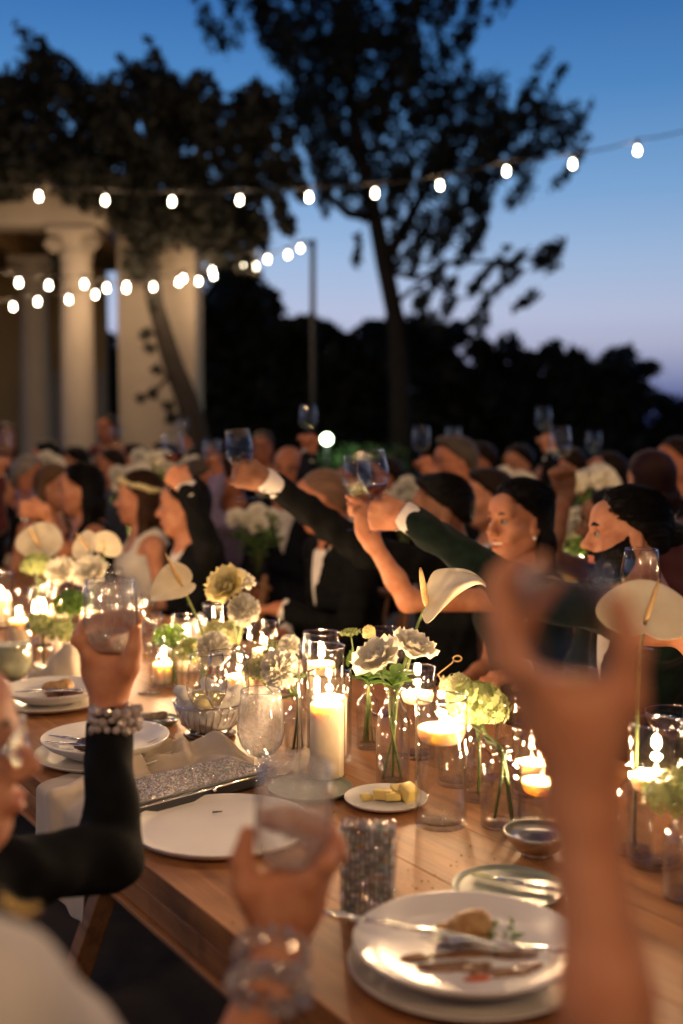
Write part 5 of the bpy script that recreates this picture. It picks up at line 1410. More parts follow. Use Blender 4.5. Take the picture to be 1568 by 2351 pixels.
b8 = tq(1150, 1898); bottle_vase(b8, .037, .142, 'round clear bottle holding the green hydrangea', water=.62)
hydrangea(b8+Vector((.02, 0, .012)), W(1096, 1620, 2.08), .056, 'large green hydrangea in front of the raised bare arm', [b8+Vector((0, 0, .135)), W(1120, 1700, 2.05)], HYD, n=170, fl=.22, stem_r=.0045)
hydrangea(b8+Vector((-.01, .01, .012)), W(1048, 1580, 2.2), .034, 'paler hydrangea cluster upper left of the large one', [b8+Vector((0, 0, .135)), W(1080, 1660, 2.12)], HYD_P, n=70, fl=.28)
b9 = tq(1098, 1838); bottle_vase(b9, .030, .12, 'bottle half hidden behind the floating candle cylinder', water=.5)
hydrangea(b9+Vector((0, 0, .012)), W(1075, 1600, 2.2), .030, 'small hydrangea sprig over the floating candle', [b9+Vector((0, 0, .115))], HYD, n=60, fl=.3)
b10 = tq(1456, 1960); bottle_vase(b10, .032, .15, 'bottle hidden behind the raised bare arm', water=.5)
anthurium(b10+Vector((0, 0, .012)), W(1481, 1428, 1.86), .066, (-.05, -.95, .32), (0.12, .3, .9), 'large cream anthurium facing the camera at the right edge', [b10+Vector((0, 0, .145)), W(1470, 1520, 1.87)], spad=(.16, -.35, .9), wide=1.42, cup=.12, curl=.05, spl=1.25)
b11 = tq(1572, 2062); bottle_vase(b11, .034, .14, 'bottle with green bloom at the right edge', water=.6)
hydrangea(b11+Vector((0, 0, .012)), W(1545, 1822, 1.68), .046, 'mossy green bloom cut by the right edge', [b11+Vector((0, 0, .135))], HYD, n=200, fl=.17)
# far left group
b12 = tq(100, 1535); bottle_vase(b12, .03, .12, 'bottle in the left group of blooms', water=.5)
hydrangea(b12+Vector((0, 0, .012)), W(92, 1435, 3.4), .048, 'grey green hydrangea at the left, before the candles', [b12+Vector((0, 0, .11))], HYD, n=110, fl=.24)
b13 = tq(168, 1530); bottle_vase(b13, .03, .12, 'bottle left of the raised water glass', water=.5)
hydrangea(b13+Vector((0, 0, .012)), W(165, 1390, 3.45), .056, 'green bloom left of the raised water glass', [b13+Vector((0, 0, .11))], DGREEN, n=150, fl=.22)
hydrangea(b13+Vector((0.01, 0, .012)), W(140, 1450, 3.4), .045, 'golden green leaves hanging left of the raised hand', [b13+Vector((0, 0, .11))], HYD, n=40, fl=.42)
b14 = tq(86, 1440); bottle_vase(b14, .03, .16, 'bottle under the far left anthurium', water=.5)
anthurium(b14+Vector((0, 0, .012)), W(92, 1258, 4.05), .092, (-.2, -.85, .35), (.15, .4, .9), 'broad cream anthurium at the far left', [b14+Vector((0, 0, .15))], spad=(-.3, -.4, .8), wide=1.15, cup=.2, curl=.1)
hydrangea(b14+Vector((0.01, 0, .012)), W(86, 1298, 4.0), .055, 'yellow green bloom under the far left anthurium', [b14+Vector((0, 0, .15))], HYD, n=90, fl=.26)
b15 = tq(215, 1470); bottle_vase(b15, .03, .15, 'bottle behind the raised water glass', water=.5)
anthurium(b15+Vector((0, 0, .012)), W(205, 1262, 3.8), .066, (-.5, -.75, .25), (-.5, .3, .8), 'folded cream anthurium above the raised glass', [b15+Vector((0, 0, .15)), W(215, 1330, 3.8)], spad=(-.55, -.2, .8), wide=1.0, cup=.3, curl=.0, spl=1.1)
anthurium(b15+Vector((0.01, 0, .012)), W(240, 1258, 3.85), .056, (.25, -.9, .2), (.3, .3, .8), 'rounded white anthurium right of the folded one', [b15+Vector((0, 0, .15)), W(236, 1330, 3.85)], spad=(.1, -.5, .8), wide=1.15, cup=.15, curl=.1, spl=.6)
rose(b15+Vector((-.01, .01, .012)), W(208, 1315, 3.75), .055, (-.2, -.8, .5), 'white rose above the raised water glass', [b15+Vector((0, 0, .15))])
b16 = tq(140, 1440)
rose(b14+Vector((0.012, 0.01, .012)), W(140, 1312, 3.95), .050, (0, -.8, .6), 'white rose between the far left anthuriums', [b14+Vector((0, 0, .15))])

# ---- place settings
def sdf_blob(name, prims, mat, parent, h=.003, wob=(.0015, 260), loc=None):
    S = SDF()
    for q in prims:
        if len(q) == 3: S.ell(q[0], q[1], None, q[2])
        else: S.cap(q[0], q[1], q[2], q[3], q[4])
    V, Q = S.mesh(h, wobble(wob[0], wob[1], len(prims)+int(prims[0][0][0]*999) % 50))
    o = np_mesh(name, V, Q, mat, parent)
    if loc is not None: o.location = loc
    return o
POTATO = M('crisp_potato', (.55, .36, .14), .55, var=.4, scale=60, bump=.5, bscale=200, col2=(.32, .13, .035))
STEAK = M('seared_meat', (.06, .018, .010), .35, var=.4, scale=80, bump=.6, bscale=220, col2=(.16, .045, .02))
SAUCE = M('brown_sauce', (.22, .10, .035), .15, var=.3, scale=60)
BUTTER = M('butter', (.80, .62, .20), .4, var=.06, scale=20, sss=.2)
plate(tq(512, 1910), .162, MATTE, 'empty wide white plate beside the jewelled clutch', depth=.014, rim=.07)
p = tq(240, 1742); plate(p, .150, CHINA2, 'lower plate of the stack with the half eaten steak', depth=.016)
p2 = p+Vector((0.003, 0, .019)); plate(p2, .138, CHINA, 'upper plate with half eaten steak behind the black sleeve', depth=.030, rim=.22)
st = empty('steak', p2+Vector((-.008, -.035, .011)), label='half eaten seared steak on the plate behind the black sleeve', cat='food')
sdf_blob('meat', [((0, 0, .014), (.042, .026, .015), .01), ((.03, .004, .012), (.03, .022, .013), .01), ((-.03, .0, .010), (.022, .02, .011), .01)], STEAK, st)
p = tq(122, 1618); plate(p, .145, CHINA2, 'lower plate of the stack at the far left', depth=.016)
p3 = p+Vector((0, 0, .019)); plate(p3, .130, CHINA, 'upper plate with potato and meat at the far left', depth=.026, rim=.2)
pt = empty('potato_wedge', p3+Vector((.012, -.01, .010)), label='golden potato gratin wedge on the far left plate', cat='food')
sdf_blob('wedge', [((0, 0, .016), (.040, .026, .018), .008), ((.02, .01, .02), (.022, .02, .02), .008)], POTATO, pt)
pt = empty('steak', p3+Vector((.06, -.035, .010)), label='dark piece of meat on the far left plate', cat='food')
sdf_blob('meat', [((0, 0, .010), (.026, .02, .012), .008), ((-.05, -.01, .005), (.018, .01, .006), .005)], STEAK, pt)
p = tq(1072, 2234); plate(p, .156, CHINA2, 'lower plate of the front right stack', depth=.016)
p4 = p+Vector((0, 0, .019)); plate(p4, .150, CHINA, 'upper front right plate with leftovers and smeared sauce', depth=.026, rim=.2)
pt = empty('potato_wedge', p4+Vector((.008, .03, .010)), label='browned potato wedge on the front right plate', cat='food')
sdf_blob('wedge', [((0, 0, .018), (.030, .022, .022), .008), ((-.03, .004, .010), (.02, .016, .012), .008), ((.012, .004, .028), (.016, .014, .014), .006)], POTATO, pt)
r_ = empty('herb_sprig', p4+Vector((.050, .022, .012)), label='dark green herb sprig beside the browned potato wedge', cat='food')
for k in range(22): leaf_blade(r_, (random.uniform(-.02, .02), random.uniform(-.015, .015), random.uniform(0, .02)), (random.uniform(-1, 1), random.uniform(-1, 1), random.uniform(.1, 1)), .018, .008, DGREEN)
r_ = empty('sauce_smear', p4+Vector((0, 0, .0093)), label='brown sauce smears on the front right plate', cat='food')
for k, (x, y, a, b_) in enumerate([(-.03, -.045, .05, .012), (.03, -.06, .04, .012), (.06, -.01, .03, .014), (-.07, -.02, .02, .014), (.0, -.075, .02, .007), (.07, -.045, .02, .01), (-.02, -.01, .05, .008)]):
    o = sdf_blob('smear', [((x, y, .0005), (a, b_, .0022), .004), ((x+a*.6, y+.006, .0005), (a*.5, b_*.7, .0018), .004)], SAUCE if k != 4 else M('carrot_bit', (.5, .10, .02), .4), r_, .0022, (.0006, 300))
plate(tq(712, 1820), .084, TEAL, 'grey green side plate in front of the tall candle', depth=.010, group='grey green side plates', name='side_plate', rim=.08)
p = tq(886, 1846); plate(p, .080, CHINA, 'small white dish holding yellow butter', depth=.012, group='small dishes', name='butter_dish', rim=.2)
bt = empty('butter', p+Vector((.012, -.004, .010)), label='yellow butter pats piled on the small white dish', cat='food')
for c, d, a in [((.016, .01, .012), (.034, .03, .022), .3), ((-.018, .0, .010), (.036, .026, .018), -.2), ((.03, -.006, .016), (.03, .032, .026), .7), ((-.05, -.004, .006), (.022, .016, .010), .5), ((.0, -.012, .010), (.03, .02, .014), .1)]:
    MB().box(c, d, Matrix.Rotation(a, 3, 'Z') @ Matrix.Rotation(a*.5, 3, 'X'), .003).build('pat', BUTTER, bt)
p = tq(1165, 2052); plate(p, .085, TEAL, 'grey green side plate with butter knife, lower right', depth=.010, group='grey green side plates', name='side_plate', rim=.08)
def cutlery(kind, a, b, label, roll=0.0):
    a, b = Vector(a), Vector(b); L_ = (b-a).length
    root = empty(kind, a, label=label, cat='cutlery', group='silver cutlery')
    x = (b-a).normalized(); s = Vector((0, 0, 1)).cross(x).normalized(); n = x.cross(s)
    root.rotation_euler = (Matrix((x, s, n)).transposed() @ Matrix.Rotation(roll, 3, 'X')).to_euler()
    mb = MB(); mb.ball((L_*.29, 0, 0), 1, 12, 8, (L_*.29, .0065, .0035)); mb.tube([(L_*.5, 0, 0), (L_*.62, 0, .001), (L_*.72, 0, .001)], [.0038, .0028, .0032], 8); mb.build('handle', SILVER, root)
    if kind == 'table_knife':
        V = [(L_*.60, -.006, .0008), (L_*.96, -.009, .0004), (L_, .0, .0004), (L_*.97, .008, .0004), (L_*.60, .006, .0008)]
        V2 = [(v[0], v[1], v[2]-.0014) for v in V]; n_ = 5
        mk('blade', V+V2, [tuple(range(5)), tuple(range(9, 4, -1))]+[(i, i+5, (i+1) % 5+5, (i+1) % 5) for i in range(5)], SILVER, root, False)
    elif kind == 'spoon':
        Vv = []; Ff = []
        for i in range(7):
            r = i/6
            for k in range(16):
                w = 2*math.pi*k/16; Vv.append((L_*.86+math.cos(w)*r*L_*.14, math.sin(w)*r*.020, -.008*(1-r*r)+.003))
        for i in range(6):
            for k in range(16): Ff.append((i*16+k, i*16+(k+1) % 16, (i+1)*16+(k+1) % 16, (i+1)*16+k))
        o = mk('bowl', Vv, Ff, SILVER, root); m = o.modifiers.new('t', 'SOLIDIFY'); m.thickness = .0012
    else:
        mb = MB(); mb.box((L_*.76, 0, .002), (L_*.10, .022, .002), bev=.0008); mb.build('neck', SILVER, root)
        for k in range(4): MB().tube([(L_*.80, (k-1.5)*.0062, .002), (L_*.9, (k-1.5)*.0062, -.001), (L_, (k-1.5)*.006, .003)], [.0016, .0014, .0008], 6).build('tine', SILVER, root)
    return root
cutlery('table_knife', p2+Vector((-.125, -.005, .034)), p2+Vector((.052, -.045, .022)), 'silver knife resting on the steak plate')
cutlery('dinner_fork', p2+Vector((-.12, -.05, .032)), p2+Vector((.03, -.062, .022)), 'silver fork below the knife on the steak plate')
cutlery('table_knife', p+Vector((.085, -.035, .016)), p+Vector((-.05, .04, .016)), 'silver butter knife lying across the lower right side plate')
cutlery('spoon', p4+Vector((.02, -.02, .034)), p4+Vector((-.195, .022, .052)), 'silver spoon sticking out left of the front right plate', .3)
cutlery('dinner_fork', p4+Vector((.13, -.06, .036)), p4+Vector((-.06, .01, .024)), 'silver fork lying in the front right plate')
cutlery('dinner_fork', p3+Vector((-.08, -.07, .030)), p3+Vector((.09, -.045, .030)), 'silver fork on the far left plate')
p = tq(352, 1662); plate(p, .062, TEAL, 'small dark plate with shell left of the bread basket', depth=.010, group='grey green side plates', name='side_plate', rim=.08)
sh_ = empty('oyster_shell', p+Vector((.0, .0, .009)), label='brownish shell on the small dark plate', cat='shell')
sdf_blob('shell', [((0, 0, .008), (.030, .018, .010), .006), ((.02, .004, .012), (.016, .012, .010), .006)], M('shell', (.32, .23, .14), .5, var=.4, scale=80, bump=.6, bscale=150), sh_)
cutlery('spoon', tq(300, 1668)+Vector((0, 0, .012)), tq(405, 1668)+Vector((0, 0, .013)), 'silver spoon across the small dark plate')
coupe_bowl(tq(1232, 1962), .056, .040, BRUSHED, 'shiny silver bowl catching candle light by the bare arm', 'bowl', 'silver_bowl')

# bread basket
p = tq(482, 1690); bk = empty('bread_basket', p, label='silver wire bread basket lined with white linen', cat='basket')
mb = MB(); N_ = 30
for k in range(N_):
    a = 2*math.pi*k/N_
    MBt = [(r*math.cos(a+tw), r*math.sin(a+tw), z) for r, z, tw in [(.045, .012, 0), (.062, .030, .06), (.076, .055, .12), (.084, .082, .16)]]
    mb.tube(MBt, .0012, 5)
mb.build('wires', SILVER, bk)['kind'] = 'stuff'
for r, z, t in [(.084, .082, .0022), (.045, .012, .002), (.050, .004, .004)]:
    MB().tube([(r*math.cos(a), r*math.sin(a), z) for a in np.linspace(0, 2*math.pi, 37)], t, 7).build('ring', SILVER, bk)
MB().lathe([(.0002, .002), (.058, .002), (.062, .006), (.058, .010), (.0002, .010)], 40).build('base', M('dark_wood', (.05, .022, .010), .3), bk)
S = SDF(); S.ell((0, 0, .055), (.070, .070, .045), None, .02); 
for k in range(9): a = k*.7; S.cap((.055*math.cos(a), .055*math.sin(a), .075), (.072*math.cos(a+.4), .072*math.sin(a+.4), .092+.012*(k % 3)), .020, .014, .015)
V_, Q_ = S.mesh(.004, wobble(.003, 90, 4)); np_mesh('liner', V_, Q_, WHITE_CLOTH, bk)
# glasses
drinking_glass(tq(476, 1737), 'wine', 'left of two wine glasses, a little white wine inside', .28, WWINE, scale=1.04)
drinking_glass(tq(523, 1752), 'wine', 'right of two wine glasses, empty, beside the water goblet', scale=1.10)
drinking_glass(tq(600, 1770), 'goblet', 'misted water goblet left of the tall candle', .84, WATER, scale=1.07, gmat=GLASS_SM)
drinking_glass(tq(30, 1592), 'goblet', 'goblet of cloudy pale drink at the left edge', .66, CORDIAL, scale=1.18)
drinking_glass(tq(345, 1592), 'wine', 'wine glass behind the raised hand with bracelet')
drinking_glass(tq(1060, 1697), 'tumbler', 'tumbler with cocktail pick behind the floating candle', .5, WATER, scale=1.15)
drinking_glass(tq(1000, 1668), 'tumbler', 'tumbler behind the two roses on the far side', scale=1.1)
drinking_glass(tq(1188, 1792), 'goblet', 'goblet behind the hydrangea bottle', .4, WATER)
drinking_glass(tq(1542, 1812), 'coupe', 'wide coupe glass at the right edge', .5, WATER, scale=1.1)
drinking_glass(tq(640, 1590), 'goblet', 'goblet down the table left of the third cylinder', .6, WATER)
drinking_glass(tq(690, 1560), 'tumbler', 'tumbler at the far side behind the centre cylinders', .5, WATER)
drinking_glass(tq(260, 1440), 'wine', 'wine glass far down the table right of the anthuriums', .3, WWINE)
drinking_glass(tq(330, 1480), 'goblet', 'goblet in front of the flower crowned woman', .7, WATER)
drinking_glass(tq(170, 1425), 'goblet', 'goblet between the far left blooms', .7, WATER)
drinking_glass(tq(880, 1640), 'wine', 'empty wine glass on the far side behind the roses')
drinking_glass(tq(1330, 1775), 'wine', 'wine glass hidden behind the raised bare arm', .3, WWINE)
pk = empty('cocktail_pick', tq(1052, 1690)+Vector((0, 0, .03)), label='thin cocktail pick with looped end in the tumbler', cat='pick')
a = at(1050, 1575, 2.6)-Vector(pk.location); b = at(1010, 1552, 2.62)
P = [Vector((0.01, 0, 0)), at(1000, 1552, 2.62)-pk.location, at(1035, 1525, 2.62)-pk.location]
e = at(1050, 1512, 2.62)-pk.location
MB().tube([Vector((.02, -.01, .0)), at(1005, 1548, 2.60)-pk.location, at(1038, 1522, 2.60)-pk.location] + [e+Vector((.010*math.cos(t), 0, .007*math.sin(t))) for t in np.linspace(3.6, 9.6, 12)], .0013, 6).build('pick', M('bamboo', (.45, .28, .12), .5), pk)

# napkins: thin cloth sheets
def sheet(root, rows, mat, t=.0022):
    """rows: list of equal-length point rows -> subdivided cloth"""
    n, m = len(rows), len(rows[0]); V = [Vector(p_)-root.location for r in rows for p_ in r]
    F = [(i*m+j, i*m+j+1, (i+1)*m+j+1, (i+1)*m+j) for i in range(n-1) for j in range(m-1)]
    o = mk('cloth', V, F, mat, root); q = o.modifiers.new('sub', 'SUBSURF'); q.levels = 1; q.render_levels = 2
    q = o.modifiers.new('thick', 'SOLIDIFY'); q.thickness = t; q.offset = 1
    return o
def Z(px, py, dz): return tp(px, py, TZ)+Vector((0, 0, dz))
def napkin(label, at_): return empty('napkin', (at_.x, at_.y, TZ), label=label, cat='napkin', group='linen napkins')
def ribbon(root, path, wv, mat, nw=7, arch=.25, seed=0):
    """a folded band of cloth: path of points, wv = width vector(s); arch lifts the middle of the band"""
    r = random.Random(seed); P = curve(path, 4); rows = []
    for i, p_ in enumerate(P):
        u = i/(len(P)-1); k = u*(len(wv)-1); j = min(int(k), len(wv)-2); w = Vector(wv[j]).lerp(Vector(wv[j+1]), k-j); row = []
        for q in range(nw):
            v = q/(nw-1)-.5
            lift = arch*w.length*(1-4*v*v) + .004*math.sin(v*14+u*5+seed) + .003*math.sin(u*17+v*5+seed*2)
            row.append(p_ + w*v + Vector((0, 0, max(lift, 0))))
        rows.append(row)
    return sheet(root, rows, mat)
def heap(root, c00, c10, c11, c01, hgt, folds, mat, n=26, m=20, seed=1):
    """crumpled cloth lying on the table: folds = (u0,v0,u1,v1,width,height) ridges"""
    r = random.Random(seed); rows = []
    for i in range(n+1):
        u = i/n; row = []
        for j in range(m+1):
            v = j/m; e = 1+.06*math.sin(u*9+seed)+.05*math.sin(v*7+seed*2)
            uu, vv = .5+(u-.5)*e, .5+(v-.5)*e
            p_ = (c00*(1-uu)+c10*uu)*(1-vv)+(c01*(1-uu)+c11*uu)*vv
            z = .003
            for a, b_, c_, d_, w, hh in folds:
                du, dv = c_-a, d_-b_; t = max(0, min(1, ((u-a)*du+(v-b_)*dv)/(du*du+dv*dv))); ds = math.hypot((u-a-t*du)*1.0, (v-b_-t*dv)*.8)
                z = max(z, hh*hgt*(max(0, 1-ds/w))**.75*(.55+.45*math.sin(math.pi*(t*.8+.15)))) if ds < w else z
            z += .0025*math.sin(u*23+v*11+seed)+.002*math.sin(v*31-u*8)
            row.append(Vector((p_.x, p_.y, TZ+max(z, .001))))
        rows.append(row)
    return sheet(root, rows, mat)
na = napkin('crumpled beige napkin under the wine glasses', Z(480, 1745, 0))
heap(na, Z(320, 1775, 0), Z(560, 1800, 0), Z(600, 1735, 0), Z(330, 1715, 0), .060, [(.05, .6, .35, .9, .14, .7), (.30, .95, .42, .35, .13, .85), (.05, .2, .5, .45, .16, .5), (.55, .9, .78, .55, .24, 1.05), (.6, .4, .98, .3, .2, .6), (.8, .9, .95, .4, .12, .5)], LINEN, seed=2)
na = napkin('beige napkin end lying in front of the water goblet', Z(650, 1770, 0))
heap(na, Z(600, 1795, 0), Z(700, 1792, 0), Z(712, 1745, 0), Z(620, 1762, 0), .048, [(.1, .25, .9, .2, .3, .55), (.75, .2, .95, .95, .28, 1.0)], LINEN, 16, 14, seed=5)
na = napkin('beige napkin in loose folds over the table edge at left', Z(150, 1840, 0))
rows = []
for i in range(34):
    u = i/33; row = []
    for j in range(26):
        v = j/25; t = -.02+.30*v+.03*math.sin(u*4+1)
        if u < .62:
            q = u/.62; p_ = .20*(1-q)+.004; zz = .004+.030*max(0, math.sin(v*9.5+q*2.2))**2*(1-.35*q)+.020*max(0, math.sin(v*5+q*5+2))**3
            row.append(tbl(t, p_, TZ+zz))
        else:
            q = (u-.62)/.38; row.append(tbl(t+.02*q*math.sin(v*9), -.012-.020*max(0, math.sin(v*9.5+2.2))**2-.012*q, TZ+.006-.17*q-.02*q*math.sin(v*6)+.030*max(0, math.sin(v*9.5+2.2))**2*(1-q)))
    rows.append(row)
sheet(na, rows, LINEN)
na = napkin('folded white napkin standing behind the far left plate', Z(155, 1555, 0))
heap(na, Z(60, 1585, 0), Z(215, 1585, 0), Z(205, 1530, 0), Z(80, 1530, 0), .115, [(.45, .35, .95, .35, .30, 1.0), (.38, .5, .45, .9, .16, 1.05), (.05, .4, .4, .2, .2, .35)], LINEN, seed=3)
na = napkin('pale napkin across the table under the leaning anthurium', Z(450, 1490, 0))
heap(na, Z(370, 1510, 0), Z(530, 1520, 0), Z(520, 1455, 0), Z(390, 1455, 0), .11, [(.1, .3, .45, .7, .3, .7), (.45, .7, .7, .4, .3, 1.0), (.7, .4, .95, .3, .25, .6)], WHITE_CLOTH, seed=6)

# jewelled clutch
def octa_beads(pts, r, name, mat, parent):
    V = []; F = []
    for p_, n in pts:
        n = Vector(n).normalized(); a = n.orthogonal().normalized(); b_ = n.cross(a); w = random.uniform(0, 1.5); a, b_ = a*math.cos(w)+b_*math.sin(w), b_*math.cos(w)-a*math.sin(w)
        n = (n+a*random.uniform(-.5, .5)+b_*random.uniform(-.5, .5)).normalized()
        k = len(V); p_ = Vector(p_); V += [p_+a*r, p_+b_*r, p_-a*r, p_-b_*r] + [p_+(a*.5+b_*.5)*r*.7+n*r*.7, p_+(b_*.5-a*.5)*r*.7+n*r*.7, p_-(a*.5+b_*.5)*r*.7+n*r*.7, p_+(a*.5-b_*.5)*r*.7+n*r*.7]
        F += [(k+4, k+5, k+6, k+7), (k, k+1, k+4), (k+1, k+5, k+4), (k+1, k+2, k+5), (k+2, k+6, k+5), (k+2, k+3, k+6), (k+3, k+7, k+6), (k+3, k, k+7), (k, k+4, k+7)]
    o = mk(name, V, F, mat, parent, False); o['kind'] = 'stuff'
    cols = []
    for _ in pts:
        v = .36+.58*random.random()**1.6; h_ = random.random()  # sparkle is put into the colour: random brightness and tint per stone
        tint = (1, .93, .86) if h_ < .80 else random.choice([(1, .72, .30), (1, .55, .35), (.55, .85, 1), (.70, 1, .65), (.9, .7, 1)])
        cols += [(v*tint[0], v*tint[1], v*tint[2], 1)]*8
    at_ = o.data.attributes.new('bead_sparkle', 'FLOAT_COLOR', 'POINT'); at_.data.foreach_set('color', np.array(cols, np.float32).ravel())
    return o
ca, cb, cc = tp(311, 1846, .785), tp(612, 1768, .785), tp(318, 1800, .785)
cx_ = (cb-ca); CLn = cx_.length; cx_.normalize(); cyv = Vector((-cx_.y, cx_.x, 0)); CW = .125
ctr = (ca+cb)/2+cyv*CW/2; ctr.z = TZ
cl = empty('clutch_bag', ctr, math.atan2(cx_.y, cx_.x), label='long clutch bag covered in glittering rhinestones', cat='clutch')
BLK = M('black_satin', (.006, .006, .008), .35, var=.2)
MB().box((0, 0, .017), (CLn, CW, .030), bev=.008).build('body', BLK, cl, False)
MB().box((0, 0, .033), (CLn+.004, CW+.004, .006), bev=.0025).build('lid', BLK, cl, False)
MB().tube([(-CLn/2, -CW/2-.003, .028), (CLn/2, -CW/2-.003, .028)], .0022, 6).build('frame', SILVER, cl)
MB().ball((.02, -CW/2-.006, .026), .005).build('clasp', SILVER, cl)
nx, ny = int(CLn/.0036), int(CW/.0036)
octa_beads([((-CLn/2+(i+.5)*CLn/nx, -CW/2+(j+.5)*CW/ny, .0362), (0, 0, 1)) for i in range(nx) for j in range(ny)], .0021, 'rhinestones', SEQUIN, cl)
# upright jewelled pouch
pp = tq(845, 2108); po = empty('jewelled_pouch', pp, -.12, label='upright pouch of chunky rhinestone rows behind the held glass', cat='pouch')
PW, PD, PH = .076, .038, .140
MB().box((0, 0, PH/2), (PW-.006, PD-.006, PH), bev=.014).build('body', M('pouch_grey', (.16, .14, .12), .5), po, False)
pts = []
for j in range(26):
    for i in range(11):
        x = -PW/2+(i+.5)*PW/11; z = (j+.5)*PH/26
        pts.append(((x, -PD/2+.001, z), (0, -1, 0)))
    for i in range(5):
        y = -PD/2+(i+.5)*PD/5; pts.append(((PW/2-.001, y, (j+.5)*PH/26), (1, 0, 0))); pts.append(((-PW/2+.001, y, (j+.5)*PH/26), (-1, 0, 0)))
for i in range(9):
    for k in range(5): pts.append(((-PW/2+(i+.5)*PW/9, -PD/2+(k+.5)*PD/5, PH), (0, 0, 1)))
octa_beads(pts, .0034, 'rhinestones', SEQUIN, po)

cb_ = empty('bread_crumbs', tq(560, 1960), label='scattered bread crumbs on the oak table around the plates', cat='crumbs'); cb_['kind'] = 'stuff'
mb = MB()
for k in range(90):
    x, y = random.choice([(560, 2020, ), (700, 1960), (980, 2020), (800, 1900), (620, 2080), (1100, 1990)]); q = tq(x+random.gauss(0, 60), y+random.gauss(0, 25))-cb_.location
    mb.ball(q+Vector((0, 0, .001)), random.uniform(.0008, .0024), 5, 4, (1, random.uniform(.5, 1), .7))
mb.build('crumbs', M('crumb', (.42, .26, .11), .8), cb_)
MB().tube([tq(488, 1880)+Vector((0, 0, .012)), tq(510, 1878)+Vector((0, 0, .012))], [.0016, .0012], 6).build('herb_scrap', M('dry_herb', (.08, .06, .03), .8))
tag(bpy.data.objects['herb_scrap'], 'small dark herb scrap on the empty wide white plate', 'food')
# ================================================================== the guests
VELVET = M('green_velvet', (.004, .010, .008), .85, var=.4, scale=30, sheen=.08, spec=.06)
NAVY = M('navy_cloth', (.007, .008, .014), .85, var=.3, scale=20, spec=.1)
LILAC = fabric('lilac_cloth', (.16, .13, .24), weave=500)
CREAM = fabric('cream_boucle', (.58, .52, .44), weave=260)
WHITED = fabric('white_dress', (.55, .52, .48), weave=700)
BURG = fabric('burgundy_cloth', (.07, .012, .014), weave=500)
BLUEC = fabric('slate_blue_cloth', (.05, .06, .09), weave=500)
IVORY = fabric('ivory_blouse', (.60, .54, .45), weave=700)
def held(grip, kind, at_h, axis, label, fill=0, liquid=None, scale=1.0, gmat=None):
    a = Vector(axis).normalized(); loc = Vector(grip)-a*at_h*scale
    return drinking_glass(loc, kind, label, fill, liquid, axis=a, scale=scale, group='glasses raised in a toast', gmat=gmat)
BASE_L = Vector((0, 0, 0))
def away_chair(head, fw_deg, label):
    a = R_(fw_deg); chair((head[0]-math.cos(a)*.06, head[1]-math.sin(a)*.06), a, label)

# --- bearded man, right
ga = (-.12, 0, 1); gp = at(868, 1182, 3.02)
person('bearded man in dark green velvet jacket stretching his glass arm left', at(1436, 1232, 3.0), 180, 190, pitch=3, s=1.0, skin='fair', hair=('slick', 'black'), beard=True, cloth=VELVET,
       arms=(dict(grip=gp, axis=ga, F=(-.9, .05, .35), R=.010, pole=(0, -.2, -1)), 'rest'), h=.0048, hh=.004)
held(gp, 'wine', .045, ga, 'wine glass of red wine held out by the bearded man', .22, RWINE, 1.0)
away_chair(at(1436, 1232, 3.0), 215, 'wooden chair under the bearded man')
# --- smiling woman
def earring(root, inv, fr, d):
    for x in (-1, 1):
        o = MB().ball(hp(fr, x*.078, -.004, -.040), .007).build('earring', M('pearl', (.75, .70, .64), .2)); o.parent = root; o.matrix_parent_inverse = inv
gw = at(822, 1178, 3.28); aw = (-.03, 0, 1)
person('smiling woman with long dark hair and pearl earring raising her glass', at(1188, 1202, 3.45), 212, 205, pitch=3, roll=0, s=.98, skin='olive', hair=('long', 'black'), fem=True, smile=True, outfit='dress', cloth=VELVET,
       arms=(dict(grip=gw, axis=aw, F=(-.25, .1, 1), R=.012, mode='cradleL', N=(-.6, .7, 0), gy=.085, elbow=at(938, 1380, 3.25)), None), h=.0055, hh=.005, extra=earring)
held(gw, 'wine', .05, aw, 'wine glass with pale drink held up by the smiling woman', .25, WWINE)
away_chair(at(1185, 1204, 3.45), 215, 'wooden chair under the smiling woman')
# --- dark haired man behind
g2 = at(556, 1092, 3.55); a2 = (-.10, 0, 1)
person('man with cropped black hair in black suit, white cuff, arm raised far left', at(1010, 1178, 4.05), 186, 200, pitch=-2, s=1.0, skin='brown', hair=('thick', 'black'), cloth=BLACKC,
       arms=(dict(grip=g2, axis=a2, F=(-.75, -.1, .75), R=.022, pole=(0, 0, -1)), None), h=.007)
held(g2, 'wine', .075, a2, 'wine glass held highest at centre by the white-cuffed hand', .12, WWINE)
away_chair(at(1010, 1178, 4.05), 215, 'wooden chair under the man with cropped black hair')
# --- man with shaved head
person('man with shaved grey head and black tie clothes turned away left', at(738, 1152, 4.45), 172, 205, pitch=-8, s=1.02, skin='ruddy', hair=('buzz', 'stubble'), cloth=BLACKC,
       arms=('rest', None), h=.008, bowtie=True)
away_chair(at(738, 1152, 4.45), 215, 'wooden chair under the man with shaved head')
# --- man in black suit left of centre
g3 = at(404, 1092, 4.4); a3 = (-.08, 0, 1)
person('man in black suit at left of centre lifting red wine before his face', at(420, 1168, 4.75), 178, 205, pitch=2, s=1.0, skin='fair', hair=('short', 'darkbrown'), cloth=BLACKC,
       arms=(dict(grip=g3, axis=a3, F=(-.35, .1, .9), R=.012, pole=(.4, -.4, -1)), None), h=.008)
held(g3, 'wine', .05, a3, 'wine glass of dark red wine raised at left of centre', .3, RWINE)
away_chair(at(420, 1168, 4.75), 215, 'wooden chair under the man lifting red wine')
